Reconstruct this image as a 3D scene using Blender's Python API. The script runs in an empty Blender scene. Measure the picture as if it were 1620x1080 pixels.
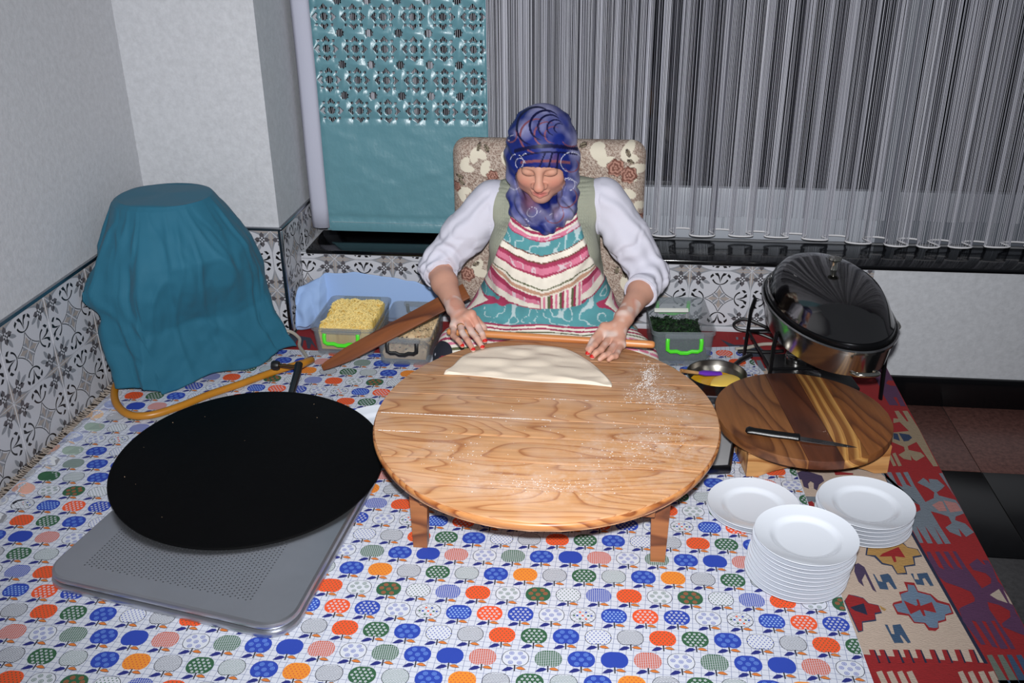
import bpy, bmesh, math, random
import numpy as np
from mathutils import Vector, Matrix, geometry as mgeo
random.seed(7); RNG=np.random.default_rng(7)
S=bpy.context.scene; COL=S.collection
# ------------------------------------------------------------------ camera
F_PX,PITCH,YAW,ROLL,CAM_H=1534.8,0.43748,0.11422,0.010296,1.45
def cam_axes():
    cy,sy=math.cos(YAW),math.sin(YAW)
    fw=np.array([-sy*math.cos(PITCH),cy*math.cos(PITCH),-math.sin(PITCH)])
    rt=np.array([cy,sy,0.]); dn=np.cross(fw,rt); c,s=math.cos(ROLL),math.sin(ROLL)
    return c*rt+s*dn,-s*rt+c*dn,fw
RT,DN,FW=cam_axes(); EYE=np.array([0.,0.,CAM_H])
cam=bpy.data.objects.new('camera',bpy.data.cameras.new('camera')); COL.objects.link(cam)
cam.matrix_world=Matrix(((RT[0],-DN[0],-FW[0],0),(RT[1],-DN[1],-FW[1],0),(RT[2],-DN[2],-FW[2],CAM_H),(0,0,0,1)))
cam.data.sensor_width=36; cam.data.lens=F_PX/1620*36; cam.data.clip_start=.05; S.camera=cam
# ------------------------------------------------------------------ light: dim room + the camera's flash
w=bpy.data.worlds.new('room_ambience'); S.world=w; w.use_nodes=True
bg=w.node_tree.nodes['Background']; bg.inputs[0].default_value=(.80,.86,1,1); bg.inputs[1].default_value=.10
fl=bpy.data.lights.new('camera_flash_offscreen','SPOT'); fl.spot_size=math.radians(96); fl.spot_blend=1.0; fl.shadow_soft_size=.03; fl.energy=365; fl.color=(.96,.98,1)
flo=bpy.data.objects.new('camera_flash_offscreen',fl); COL.objects.link(flo)
flo.matrix_world=cam.matrix_world@Matrix.Rotation(math.radians(5),4,'X'); flo.location=Vector(EYE-DN*.13+RT*.01-FW*.02)
S.view_settings.view_transform='Standard'; S.view_settings.look='None'; S.view_settings.gamma=1; S.view_settings.use_curve_mapping=False
S.view_settings.exposure=0.15
# ------------------------------------------------------------------ helpers
def ray(u,v): return RT*((u-810)/F_PX)+DN*((v-540)/F_PX)+FW
def aty(u,v,y): d=ray(u,v); return EYE+d*(y/d[1])
def atz(u,v,z): d=ray(u,v); return EYE+d*((z-CAM_H)/d[2])
def lin(c):
    return tuple(((x/255)/12.92 if x<=10 else ((x/255+.055)/1.055)**2.4) for x in c[:3])+(1.,)
MATS={}
def mat(name,c=(200,200,200),rough=.6,metal=0,spec=.5,bump=0,bscale=200,var=0,vscale=8,attr=None,alpha=1,trans=0,sheen=0,coat=0,c2=None,stretch=None,emit=None):
    if name in MATS: return MATS[name]
    m=bpy.data.materials.new(name); MATS[name]=m; m.use_nodes=True; nt=m.node_tree; b=nt.nodes['Principled BSDF']
    b.inputs['Base Color'].default_value=lin(c); b.inputs['Roughness'].default_value=rough; b.inputs['Metallic'].default_value=metal
    b.inputs['Specular IOR Level'].default_value=spec; b.inputs['Alpha'].default_value=alpha; b.inputs['Transmission Weight'].default_value=trans
    b.inputs['Sheen Weight'].default_value=sheen; b.inputs['Coat Weight'].default_value=coat; b.inputs['Coat Roughness'].default_value=.15
    tc=nt.nodes.new('ShaderNodeTexCoord'); src=tc.outputs['Object']
    if stretch:
        mp=nt.nodes.new('ShaderNodeMapping'); mp.inputs['Scale'].default_value=stretch; nt.links.new(src,mp.inputs[0]); src=mp.outputs[0]
    col=None
    if attr:
        a=nt.nodes.new('ShaderNodeAttribute'); a.attribute_name=attr; col=a.outputs['Color']
    if var or c2:
        n=nt.nodes.new('ShaderNodeTexNoise'); n.inputs['Scale'].default_value=vscale; n.inputs['Detail'].default_value=6; n.inputs['Roughness'].default_value=.65
        nt.links.new(src,n.inputs['Vector'])
        if c2:
            r=nt.nodes.new('ShaderNodeValToRGB'); r.color_ramp.elements[0].position=.5-.5*(1-var); r.color_ramp.elements[1].position=.5+.5*(1-var)
            r.color_ramp.elements[0].color=lin(c); r.color_ramp.elements[1].color=lin(c2); nt.links.new(n.outputs[0],r.inputs[0]); col=r.outputs[0]
        else:
            mr=nt.nodes.new('ShaderNodeMapRange'); mr.inputs[3].default_value=1-var; mr.inputs[4].default_value=1+var; nt.links.new(n.outputs[0],mr.inputs[0])
            hs=nt.nodes.new('ShaderNodeHueSaturation'); nt.links.new(mr.outputs[0],hs.inputs['Value'])
            if col: nt.links.new(col,hs.inputs['Color'])
            else: hs.inputs['Color'].default_value=lin(c)
            col=hs.outputs[0]
    if col: nt.links.new(col,b.inputs['Base Color'])
    if bump:
        n=nt.nodes.new('ShaderNodeTexNoise'); n.inputs['Scale'].default_value=bscale; n.inputs['Detail'].default_value=3; nt.links.new(src,n.inputs['Vector'])
        bp=nt.nodes.new('ShaderNodeBump'); bp.inputs['Strength'].default_value=bump; bp.inputs['Distance'].default_value=.002
        nt.links.new(n.outputs[0],bp.inputs['Height']); nt.links.new(bp.outputs[0],b.inputs['Normal'])
    return m
def link(name,me,parent=None):
    o=bpy.data.objects.new(name,me); COL.objects.link(o)
    if parent is not None: o.parent=parent
    return o
def tag(o,label=None,cat=None,group=None,kind=None):
    if label: o['label']=label
    if cat: o['category']=cat
    if group: o['group']=group
    if kind: o['kind']=kind
    return o
def empty(name,loc=(0,0,0),rz=0):
    o=bpy.data.objects.new(name,None); COL.objects.link(o); o.location=loc; o.rotation_euler=(0,0,rz); o.empty_display_size=.05; return o
def copy_tree(o,parent=None):
    c=o.copy(); COL.objects.link(c); c.parent=parent
    for ch in list(o.children): copy_tree(ch,c)
    return c
class MB:
    """collects polygons; build() links them as one mesh object"""
    def __init__(s): s.v=[]; s.f=[]; s.m=[]
    def add(s,verts,faces,mi=0):
        o=len(s.v); s.v+= [tuple(map(float,p)) for p in verts]; s.f+=[tuple(i+o for i in f) for f in faces]; s.m+=[mi]*len(faces); return s
    def box(s,x0,x1,y0,y1,z0,z1,mi=0,bev=0,rot=None,org=None):
        if bev>0:
            bm=bmesh.new(); bmesh.ops.create_cube(bm,size=1)
            for q in bm.verts: q.co=Vector(((x0+x1)/2+q.co.x*(x1-x0),(y0+y1)/2+q.co.y*(y1-y0),(z0+z1)/2+q.co.z*(z1-z0)))
            bmesh.ops.bevel(bm,geom=bm.edges[:],offset=bev,segments=2,affect='EDGES',profile=.5)
            bm.verts.index_update(); V=[q.co[:] for q in bm.verts]; Fc=[[q.index for q in f.verts] for f in bm.faces]; bm.free()
        else:
            V=[(x,y,z) for z in (z0,z1) for y in (y0,y1) for x in (x0,x1)]
            Fc=[(0,2,3,1),(4,5,7,6),(0,1,5,4),(2,6,7,3),(0,4,6,2),(1,3,7,5)]
        if rot is not None: V=[tuple(rot@Vector(p)+Vector(org or (0,0,0))) for p in V]
        return s.add(V,Fc,mi)
    def lathe(s,prof,n=48,c=(0,0,0),mi=0,sx=1,sy=1,rot=None):
        V=[];Fc=[];k=len(prof)
        for i in range(n):
            a=2*math.pi*i/n
            for r,z in prof:
                p=Vector((r*math.cos(a)*sx,r*math.sin(a)*sy,z))
                if rot is not None: p=rot@p
                V.append(p+Vector(c))
        for i in range(n):
            j=(i+1)%n
            for q in range(k-1):
                if prof[q][0]<1e-6 and prof[q+1][0]<1e-6: continue
                if prof[q][0]<1e-6: Fc.append((i*k+q,j*k+q+1,i*k+q+1))
                elif prof[q+1][0]<1e-6: Fc.append((i*k+q,j*k+q,i*k+q+1))
                else: Fc.append((i*k+q,j*k+q,j*k+q+1,i*k+q+1))
        return s.add(V,Fc,mi)
    def tube(s,path,r,n=10,mi=0,closed=False,cap=True,flat=1.0):
        P=[Vector(p) for p in path]; m=len(P); R=[r]*m if not hasattr(r,'__len__') else list(r)
        V=[];Fc=[]; up=None
        for i in range(m):
            a=P[(i-1)%m] if (closed or i>0) else P[0]; b=P[(i+1)%m] if (closed or i<m-1) else P[-1]
            t=(b-a); t=t.normalized() if t.length>1e-9 else Vector((0,0,1))
            if up is None: up=Vector((0,0,1)) if abs(t.z)<.9 else Vector((0,1,0))
            x=t.cross(up); x=x.normalized() if x.length>1e-6 else t.orthogonal().normalized(); y=x.cross(t).normalized(); up=y
            for k in range(n):
                an=2*math.pi*k/n; V.append(P[i]+x*math.cos(an)*R[i]+y*math.sin(an)*R[i]*flat)
        for i in range(m if closed else m-1):
            j=(i+1)%m
            for k in range(n):
                l=(k+1)%n; Fc.append((i*n+k,i*n+l,j*n+l,j*n+k))
        if cap and not closed: Fc+= [tuple(range(n))[::-1],tuple((m-1)*n+k for k in range(n))]
        return s.add(V,Fc,mi)
    def prism(s,poly,z0,z1,mi=0,bev=0):
        n=len(poly)
        if bev>0:
            cx=sum(p[0] for p in poly)/n; cy=sum(p[1] for p in poly)/n
            def ins(d):
                out=[]
                for i in range(n):
                    a=Vector(poly[i-1]);b=Vector(poly[i]);c=Vector(poly[(i+1)%n])
                    n1=Vector((-(b-a).y,(b-a).x));n2=Vector((-(c-b).y,(c-b).x))
                    nn=(n1.normalized() if n1.length else n2.normalized())+(n2.normalized() if n2.length else n1.normalized())
                    nn=nn.normalized() if nn.length>1e-6 else Vector((0,0)); out.append((b.x+nn.x*d,b.y+nn.y*d))
                return out
            rings=[(ins(bev),z0),(ins(bev*.3),z0+bev*.3),(poly,z0+bev),(poly,z1-bev),(ins(bev*.3),z1-bev*.3),(ins(bev),z1)]
        else: rings=[(poly,z0),(poly,z1)]
        V=[(p[0],p[1],z) for q,z in rings for p in q]; Fc=[tuple(range(n))[::-1],tuple((len(rings)-1)*n+i for i in range(n))]
        for k in range(len(rings)-1):
            for i in range(n):
                j=(i+1)%n; Fc.append((k*n+i,k*n+j,(k+1)*n+j,(k+1)*n+i))
        return s.add(V,Fc,mi)
    def mesh(s,name,mats,smooth=True,auto=40):
        me=bpy.data.meshes.new(name); me.from_pydata(s.v,[],s.f)
        for m in (mats if isinstance(mats,(list,tuple)) else [mats]): me.materials.append(m)
        me.polygons.foreach_set('material_index',s.m)
        if smooth:
            me.polygons.foreach_set('use_smooth',[True]*len(s.f)); me.set_sharp_from_angle(angle=math.radians(auto))
        me.update(); return me
    def build(s,name,mats,parent=None,smooth=True,auto=40): return link(name,s.mesh(name,mats,smooth,auto),parent)
def catmull(P,n=8,closed=False):
    P=[np.array(p,float) for p in P]; out=[]; m=len(P)
    for i in range(m if closed else m-1):
        g=lambda k:(P[k%m] if closed else P[min(max(k,0),m-1)])
        a,b,c,d=g(i-1),g(i),g(i+1),g(i+2)
        for q in range(n):
            t=q/n; out.append(.5*((2*b)+(-a+c)*t+(2*a-5*b+4*c-d)*t*t+(-a+3*b-3*c+d)*t**3))
    if not closed: out.append(P[-1])
    return out
def npmesh(name,V,Fq,mats,parent=None,cols=None,smooth=True,mi=None):
    V=np.asarray(V,np.float32); Fq=np.asarray(Fq,np.int32); k=Fq.shape[1]
    me=bpy.data.meshes.new(name); me.vertices.add(len(V)); me.vertices.foreach_set('co',V.ravel())
    me.loops.add(Fq.size); me.loops.foreach_set('vertex_index',Fq.ravel())
    me.polygons.add(len(Fq)); me.polygons.foreach_set('loop_start',np.arange(0,Fq.size,k,dtype=np.int32))
    try: me.polygons.foreach_set('loop_total',np.full(len(Fq),k,np.int32))
    except Exception: pass
    if smooth: me.polygons.foreach_set('use_smooth',np.ones(len(Fq),bool))
    for m in (mats if isinstance(mats,(list,tuple)) else [mats]): me.materials.append(m)
    if mi is not None: me.polygons.foreach_set('material_index',np.asarray(mi,np.int32))
    if cols is not None:
        a=me.color_attributes.new('print','FLOAT_COLOR','POINT'); c4=np.ones((len(V),4),np.float32); c4[:,:3]=cols; a.data.foreach_set('color',c4.ravel())
    me.update(); me.validate(); return link(name,me,parent)
def L3(c): return np.array(lin(c)[:3],np.float32)
def gridfaces(nu,nv,wrap=False):
    i=np.arange(nu if wrap else nu-1)[:,None]; j=np.arange(nv-1)[None]; ii=(i+1)%nu
    return np.stack([i*nv+j,ii*nv+j,ii*nv+j+1,i*nv+j+1],-1).reshape(-1,4)
def vnoise(P,scale,seed=0):
    """cheap smooth 3-D value noise in -1..1"""
    q=np.asarray(P,np.float64)*scale+seed*17.31; i=np.floor(q).astype(np.int64); f=q-i; f=f*f*(3-2*f); out=0
    for dx in (0,1):
        for dy in (0,1):
            for dz in (0,1):
                h=((i[...,0]+dx)*73856093)^((i[...,1]+dy)*19349663)^((i[...,2]+dz)*83492791)^(seed*2654435)
                h=(h^(h>>13))*1274126177&0x7fffffff; h=((h^(h>>16))&0xffff)/32767.5-1
                out=out+h*(f[...,0] if dx else 1-f[...,0])*(f[...,1] if dy else 1-f[...,1])*(f[...,2] if dz else 1-f[...,2])
    return out
# ---- implicit surfaces (smooth unions of limbs) meshed with surface nets
class Field:
    def __init__(s,lo,hi,h):
        s.lo=np.array(lo,float); s.h=h; s.n=np.ceil((np.array(hi)-s.lo)/h).astype(int)+1; s.d=np.full(s.n,1.,np.float32)
    def _win(s,lo,hi):
        a=np.clip(np.floor((lo-s.lo)/s.h).astype(int),0,s.n-1); b=np.clip(np.ceil((hi-s.lo)/s.h).astype(int)+1,1,s.n)
        if (b<=a).any(): return None
        sl=tuple(slice(p,q) for p,q in zip(a,b))
        g=np.meshgrid(*[s.lo[k]+s.h*np.arange(a[k],b[k]) for k in range(3)],indexing='ij',sparse=True)
        return sl,[x.astype(np.float32) for x in g]
    def _mix(s,sl,d,k,mode='u'):
        o=s.d[sl]
        if mode=='s': d=-d
        if mode=='u':
            if k>0:
                hh=np.clip(k-np.abs(o-d),0,None)/k; s.d[sl]=np.minimum(o,d)-hh*hh*k*.25
            else: s.d[sl]=np.minimum(o,d)
        else:
            if k>0:
                hh=np.clip(k-np.abs(o-d),0,None)/k; s.d[sl]=np.maximum(o,d)+hh*hh*k*.25
            else: s.d[sl]=np.maximum(o,d)
    def cap(s,a,b,ra,rb=None,k=.01,mode='u'):
        a=np.array(a,float); b=np.array(b,float); rb=ra if rb is None else rb; m=max(ra,rb)+k+s.h*3
        wn=s._win(np.minimum(a,b)-m,np.maximum(a,b)+m)
        if wn is None: return s
        sl,(x,y,z)=wn; ab=b-a; t=np.clip(((x-a[0])*ab[0]+(y-a[1])*ab[1]+(z-a[2])*ab[2])/max(ab@ab,1e-9),0,1)
        d=np.sqrt((x-a[0]-t*ab[0])**2+(y-a[1]-t*ab[1])**2+(z-a[2]-t*ab[2])**2)-(ra+(rb-ra)*t); s._mix(sl,d,k,mode); return s
    def chain(s,P,R,k=.01,mode='u'):
        for i in range(len(P)-1): s.cap(P[i],P[i+1],R[i],R[i+1],k if i==0 else min(k,.006) if k<.02 else k,mode)
        return s
    def ell(s,c,r,R=None,k=.01,mode='u'):
        c=np.array(c,float); r=np.array(r,float); R=np.eye(3) if R is None else np.array(R,float)  # rows = local axes
        m=np.sqrt(((R*r[:,None])**2).sum(0))+k+s.h*3
        wn=s._win(c-m,c+m)
        if wn is None: return s
        sl,(x,y,z)=wn; q=[(R[i][0]*(x-c[0])+R[i][1]*(y-c[1])+R[i][2]*(z-c[2])) for i in range(3)]
        k0=np.sqrt(sum((q[i]/r[i])**2 for i in range(3))); k1=np.sqrt(sum((q[i]/r[i]**2)**2 for i in range(3)))
        s._mix(sl,(k0*(k0-1)/np.maximum(k1,1e-6)).astype(np.float32),k,mode); return s
    def half(s,p,nrm,k=0):     # keep the side the normal points away from
        g=s.grid(); n=np.array(nrm,float); n/=np.linalg.norm(n)
        s.d=np.maximum(s.d,((g[0]-p[0])*n[0]+(g[1]-p[1])*n[1]+(g[2]-p[2])*n[2]).astype(np.float32)); return s
    def grid(s): return np.meshgrid(*[(s.lo[k]+s.h*np.arange(s.n[k])).astype(np.float32) for k in range(3)],indexing='ij',sparse=True)
    def net(s):
        d=s.d; sg=d<0; nx,ny,nz=d.shape; c=np.zeros((nx-1,ny-1,nz-1),np.uint8)
        for a in (0,1):
            for b in (0,1):
                for e in (0,1): c+=sg[a:nx-1+a,b:ny-1+b,e:nz-1+e]
        I=np.argwhere((c>0)&(c<8)); idx=np.full(c.shape,-1,np.int32); idx[tuple(I.T)]=np.arange(len(I))
        acc=np.zeros((len(I),3)); cnt=np.zeros(len(I)); off=[(a,b,e) for a in (0,1) for b in (0,1) for e in (0,1)]
        val={o:d[I[:,0]+o[0],I[:,1]+o[1],I[:,2]+o[2]] for o in off}
        for o in off:
            for ax in range(3):
                if o[ax]==0:
                    p=list(o); p[ax]=1; p=tuple(p); v0,v1=val[o],val[p]; cr=(v0<0)!=(v1<0); t=v0/np.where(cr,v0-v1,1)
                    q=np.array(o,float)[None].repeat(len(I),0); q[:,ax]+=t; acc[cr]+=q[cr]; cnt[cr]+=1
        V=s.lo+s.h*(I+acc/np.maximum(cnt,1)[:,None]); Q=[]
        for ax in range(3):
            a=[slice(1,-1)]*3; b=[slice(1,-1)]*3; a[ax]=slice(0,-1); b[ax]=slice(1,None)
            A=sg[tuple(a)]; B=sg[tuple(b)]; e1,e2=[(1,2),(2,0),(0,1)][ax]
            for flip,msk in ((False,A&~B),(True,~A&B)):
                E=np.argwhere(msk); off1=np.ones(3,int); off1[ax]=0; E=E+off1
                def cell(da,db):
                    q=E.copy(); q[:,e1]+=da; q[:,e2]+=db; return idx[q[:,0],q[:,1],q[:,2]]
                f=np.stack([cell(-1,-1),cell(0,-1),cell(0,0),cell(-1,0)],1)
                Q.append(f if not flip else f[:,::-1])
        Q=np.concatenate(Q); Q=Q[(Q>=0).all(1)]; return V,Q
def smooth_net(V,Q,it=2,lam=.5):
    E=np.concatenate([Q[:,[0,1]],Q[:,[1,2]],Q[:,[2,3]],Q[:,[3,0]]]); n=len(V)
    dg=np.bincount(E[:,0],minlength=n)+np.bincount(E[:,1],minlength=n); dg=np.maximum(dg,1)
    for _ in range(it):
        A=np.stack([np.bincount(E[:,0],V[E[:,1],k],n)+np.bincount(E[:,1],V[E[:,0],k],n) for k in range(3)],1)/dg[:,None]
        V=V+lam*(A-V)
    return V
# ================================================================== the setting
XL,YB,XP,YP=-1.62,3.25,-1.155,3.08        # left wall, wall under the window, pillar edge, pillar front
FLOOR_Z=-.27; PLAT_X=.905
def wallpaper(name='glitter wallpaper'):
    m=mat(name,(188,189,193),.62,bump=.4,bscale=120,var=.24,vscale=55); nt=m.node_tree; b=nt.nodes['Principled BSDF']
    tc=nt.nodes.new('ShaderNodeTexCoord'); v=nt.nodes.new('ShaderNodeTexVoronoi'); v.inputs['Scale'].default_value=70; nt.links.new(tc.outputs['Object'],v.inputs['Vector'])
    mr=nt.nodes.new('ShaderNodeMapRange'); mr.inputs[1].default_value=.05; mr.inputs[2].default_value=.09; mr.inputs[3].default_value=.12; mr.inputs[4].default_value=.62; nt.links.new(v.outputs['Distance'],mr.inputs[0]); nt.links.new(mr.outputs[0],b.inputs['Roughness'])
    return m
WP=wallpaper(); BLACK=mat('polished black granite',(9,9,11),.12,bump=.02,bscale=60)
o=MB().box(XL-.12,XL,.2,YP+.4,FLOOR_Z,2.5).build('wall_left',WP); WL=tag(o,kind='structure')
o=MB().box(XL,XP,YP,YB+.5,FLOOR_Z,2.5).build('wall_pillar',WP); WPIL=tag(o,kind='structure')
o=MB().box(XP,2.6,YB,YB+.5,FLOOR_Z,.248).build('wall_back',WP); WBK=tag(o,kind='structure')
tag(MB().box(PLAT_X-.002,2.6,YB-.012,YB+.01,FLOOR_Z,-.155,bev=.003).build('baseboard_back',BLACK),kind='structure')
# lower floor of coloured granite slabs
fl_o=tag(MB().box(.5,2.6,-.6,YB,FLOOR_Z-.05,FLOOR_Z-.004).build('floor',mat('floor screed',(40,38,38),.8)),kind='structure')
def granite(n,c,c2,r=.35):
    m=mat(n,c,r,var=.55,vscale=70,c2=c2); return m
GR={'red':granite('red granite',(74,48,44),(122,84,76)),'black':mat('black floor granite',(6,6,7),.25),'grey':granite('grey granite',(48,46,46),(86,84,84))}
for a,b,k in ((2.805,YB,'red'),(2.352,2.802,'black'),(1.6,2.349,'grey'),(.8,1.597,'grey'),(-.6,.797,'red')):
    for x0,x1 in ((.5,1.196),(1.199,1.796),(1.799,2.6)): MB().box(x0,x1,a,b,FLOOR_Z-.004,FLOOR_Z,bev=.001).build('granite_slab',GR[k],fl_o)
tag(MB().box(XL,PLAT_X-.004,.15,YB,FLOOR_Z,-.006).build('platform',mat('platform board',(60,50,44),.7)),kind='structure')
# ---- patterned cement tiles: printed shapes on each tile
TW=mat('tile white',(190,190,196),.32,spec=.4); TG=mat('tile mid grey',(134,136,142),.35); TD=mat('tile dark grey',(84,80,84),.35); TB=mat('tile beige grey',(158,148,142),.35); TK=mat('tile black',(18,17,19),.35)
TMATS=[TW,TG,TD,TB,TK]
def rotp(P,a): c,s=math.cos(a),math.sin(a); return [(x*c-y*s,x*s+y*c) for x,y in P]
def tile_print():
    out=[]                                # (material, layer, polygon) in a unit square centred on 0
    for q in range(4):
        R=lambda P:rotp(P,q*math.pi/2)
        # corner spandrel, corner at (-.5,.5)
        arc=[]
        for i in range(9):
            t=i/8; p0=(-.10,.5);p1=(-.33,.46);p2=(-.375,.375); arc.append(tuple((1-t)**2*p0[k]+2*t*(1-t)*p1[k]+t*t*p2[k] for k in (0,1)))
        arc2=[(-y,-x) for x,y in arc][::-1]
        out.append((1,1,R([(-.5,.5)]+arc2[::-1][::-1][::-1]+arc[::-1]))) if False else out.append((1,1,R([(-.5,.5)]+[(-y,-x) for x,y in arc]+arc[::-1])))
        out.append((3,2,R([(-.5,.5),(-.47,.44),(-.44,.47)]))); out.append((3,2,R([(-.5,.5),(-.2,.497),(-.38,.455)]))); out.append((3,2,R([(-.5,.5),(-.455,.38),(-.497,.2)])))
        out.append((0,3,R([(-.5,.492),(-.492,.5),(-.39,.398),(-.398,.39)])))
        cx,cy=-.355,.355
        for k in range(4):
            out.append((2,3,R([(cx+x,cy+y) for x,y in rotp([(-.03,.042),(.03,.042),(.038,.082),(.0,.128),(-.038,.082)],k*math.pi/2)])))
        out.append((0,4,R([(cx-.041,cy-.041),(cx+.041,cy-.041),(cx+.041,cy+.041),(cx-.041,cy+.041)])))
        for dx,dy in ((-.026,-.026),(.026,-.026),(.026,.026),(-.026,.026),(0,0)):
            s=.0125; out.append((4,5,R([(cx+dx-s,cy+dy-s),(cx+dx+s,cy+dy-s),(cx+dx+s,cy+dy+s),(cx+dx-s,cy+dy+s)])))
        for an in (-25,-65):
            lf=[(.055,0),(.09,.022),(.14,.03),(.19,.018),(.215,0),(.19,-.018),(.14,-.03),(.09,-.022)]
            out.append((1,3,R([(cx+x,cy+y) for x,y in rotp(lf,math.radians(an))])))
        # fleur above the centre diamond
        yb=.245; U=[];N=14
        for i in range(N+1):
            a=math.radians(200+140*i/N); U.append((.150*math.cos(a)*.95,yb+.135+.135*math.sin(a)))
        inn=[]
        for i in range(N+1):
            a=math.radians(340-140*i/N); th=.014+.016*abs(i/N-.5)*2; inn.append(((.150-th)*math.cos(a)*.95,yb+.135+(.135-th)*math.sin(a)))
        out.append((4,3,R(U+inn)))
        for sx in (1,-1):
            fl_=[(.141,yb+.09),(.163,yb+.155),(.135,yb+.145),(.075,yb+.175),(.105,yb+.140)]
            bl=[(.0,yb+.03),(.016,yb+.09),(.040,yb+.15),(.078,yb+.175),(.098,yb+.205),(.045,yb+.212),(.022,yb+.17),(.006,yb+.12)]
            tip=[(.105,yb+.165),(.16,yb+.115),(.165,yb+.16),(.128,yb+.2)]
            for P_ in (bl,tip): 
                pts=[(sx*x,y) for x,y in P_]; out.append((4,3,R(pts if sx>0 else pts[::-1])))
        # diamond quadrant: outline (black) and beige fill
        c1=[]
        for i in range(9):
            t=i/8; p0=(0,.232);p1=(.06,.06);p2=(.232,0); c1.append(tuple((1-t)**2*p0[k]+2*t*(1-t)*p1[k]+t*t*p2[k] for k in (0,1)))
        inn=[(x-.014 if x>.014 else x,y-.014 if y>.014 else y) for x,y in c1]
        out.append((4,3,R([(x+.008,y+.008) for x,y in c1]+[(x,y) for x,y in c1[::-1]]))); out.append((3,2,R([(0,0)]+inn[::-1])))
        out.append((1,3,R([(.0,.0),(.105,.03),(.0975,.0975),(.03,.105)]))); out.append((0,4,R([(.006,-.006),(.098,.086),(.086,.098),(-.006,.006)])))
    return out
TP=tile_print(); TCACHE={}
def clip(P,ax,lim,sgn):
    out=[]
    for i in range(len(P)):
        a,b=P[i-1],P[i]; da=(a[ax]-lim)*sgn; db=(b[ax]-lim)*sgn
        if (da<=0)!=(db<=0):
            t=da/(da-db); out.append((a[0]+(b[0]-a[0])*t,a[1]+(b[1]-a[1])*t))
        if db<=0: out.append(b)
    return out
def tile_mesh(su,sv,u0=-.5,u1=.5,v0=-.5,v1=.5):
    key=(su,sv,round(u0,3),round(u1,3),round(v0,3),round(v1,3))
    if key in TCACHE: return TCACHE[key]
    g=.004; b=MB(); e=.0012; th=.007; U0,U1,V0,V1=u0*su+e,u1*su-e,v0*sv+e,v1*sv-e
    b.add([(U0,0,V0),(U1,0,V0),(U1,0,V1),(U0,0,V1),(U0+e,-th,V0+e),(U1-e,-th,V0+e),(U1-e,-th,V1-e),(U0+e,-th,V1-e)],[(4,5,6,7),(0,1,5,4),(1,2,6,5),(2,3,7,6),(3,0,4,7)],0)
    for mi,ly,P in TP:
        for ax,lim,sg in ((0,u0+g*2,-1),(0,u1-g*2,1),(1,v0+g*2,-1),(1,v1-g*2,1)):
            if P: P=clip(P,ax,lim,sg)
        if len(P)<3: continue
        ar=sum(P[i-1][0]*P[i][1]-P[i][0]*P[i-1][1] for i in range(len(P)))
        if abs(ar)<1e-5: continue
        if ar<0: P=P[::-1]
        b.add([(x*su,-th-.00012*ly,y*sv) for x,y in P],[tuple(range(len(P)))],mi)
    TCACHE[key]=b.mesh('tile',TMATS,smooth=False); return TCACHE[key]
def tile_wall(parent,org,rz,su,sv,u_first,u_min,u_max,rows):
    """org: point on the wall, local u runs along rotated +x; rows: list of (v0 of tile, vmin, vmax)"""
    for vt,vmin,vmax in rows:
        k=math.floor((u_min-u_first)/su)
        while u_first+k*su<u_max-1e-4:
            a=u_first+k*su; lo=max(a,u_min); hi=min(a+su,u_max); k+=1
            if hi-lo<.006: continue
            me=tile_mesh(su,sv,(lo-a)/su-.5,(hi-a)/su-.5,max((vmin-vt)/sv,0)-.5,min((vmax-vt)/sv,1)-.5)
            o=link('tile',me,parent); c=a+su/2; o.location=(org[0]+math.cos(rz)*c,org[1]+math.sin(rz)*c,vt+sv/2); o.rotation_euler=(0,0,rz)
tile_wall(WL,(XL,0),math.pi/2,.2305,.2195,2.155-.2305*5,1.0,YP,[(.190,.190,.4095),(.190-.2195,.0,.190)])
tile_wall(WPIL,(0,YP),0,.2195,.2195,-1.187,XL+.01,XP-.003,[(.168,.168,.3875),(.168-.2195,.0,.168)])
tile_wall(WPIL,(XP,0),math.pi/2,.2135,.2195,3.300-.2135,YP+.003,YB+.22,[(.168,.168,.3875),(.168-.2195,.0,.168)])
tile_wall(WBK,(0,YB),0,.2137,.2115,.261-.2137*7,XP+.008,.888,[(.2285,.2285,.2475),(.017,.017,.2285)])
TS=mat('pale skirting tile',(190,192,198),.4)
for k in range(-4,4):
    a=max(.315+.30*k,XP+.008); b_=min(.315+.30*(k+1)-.002,.888)
    if b_>a: MB().box(a,b_,YB-.012,YB,-.004,.0155,bev=.001).build('skirting_tile',TS,WBK)
CH=mat('brushed trim metal',(150,152,158),.25,metal=1)
def trim(n,*b): tag(MB().box(*b,bev=.002).build('trim_%d'%n,CH),kind='structure')
trim(1,XL-.002,XL+.011,.9,YP-.002,.4105,.4215); trim(2,XL+.002,XP+.010,YP-.011,YP+.002,.3885,.3995)
trim(3,XP-.002,XP+.010,YP-.004,YB+.21,.3885,.3995); trim(4,XP-.004,XP+.009,YP-.010,YP+.004,-.002,.3884)
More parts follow.
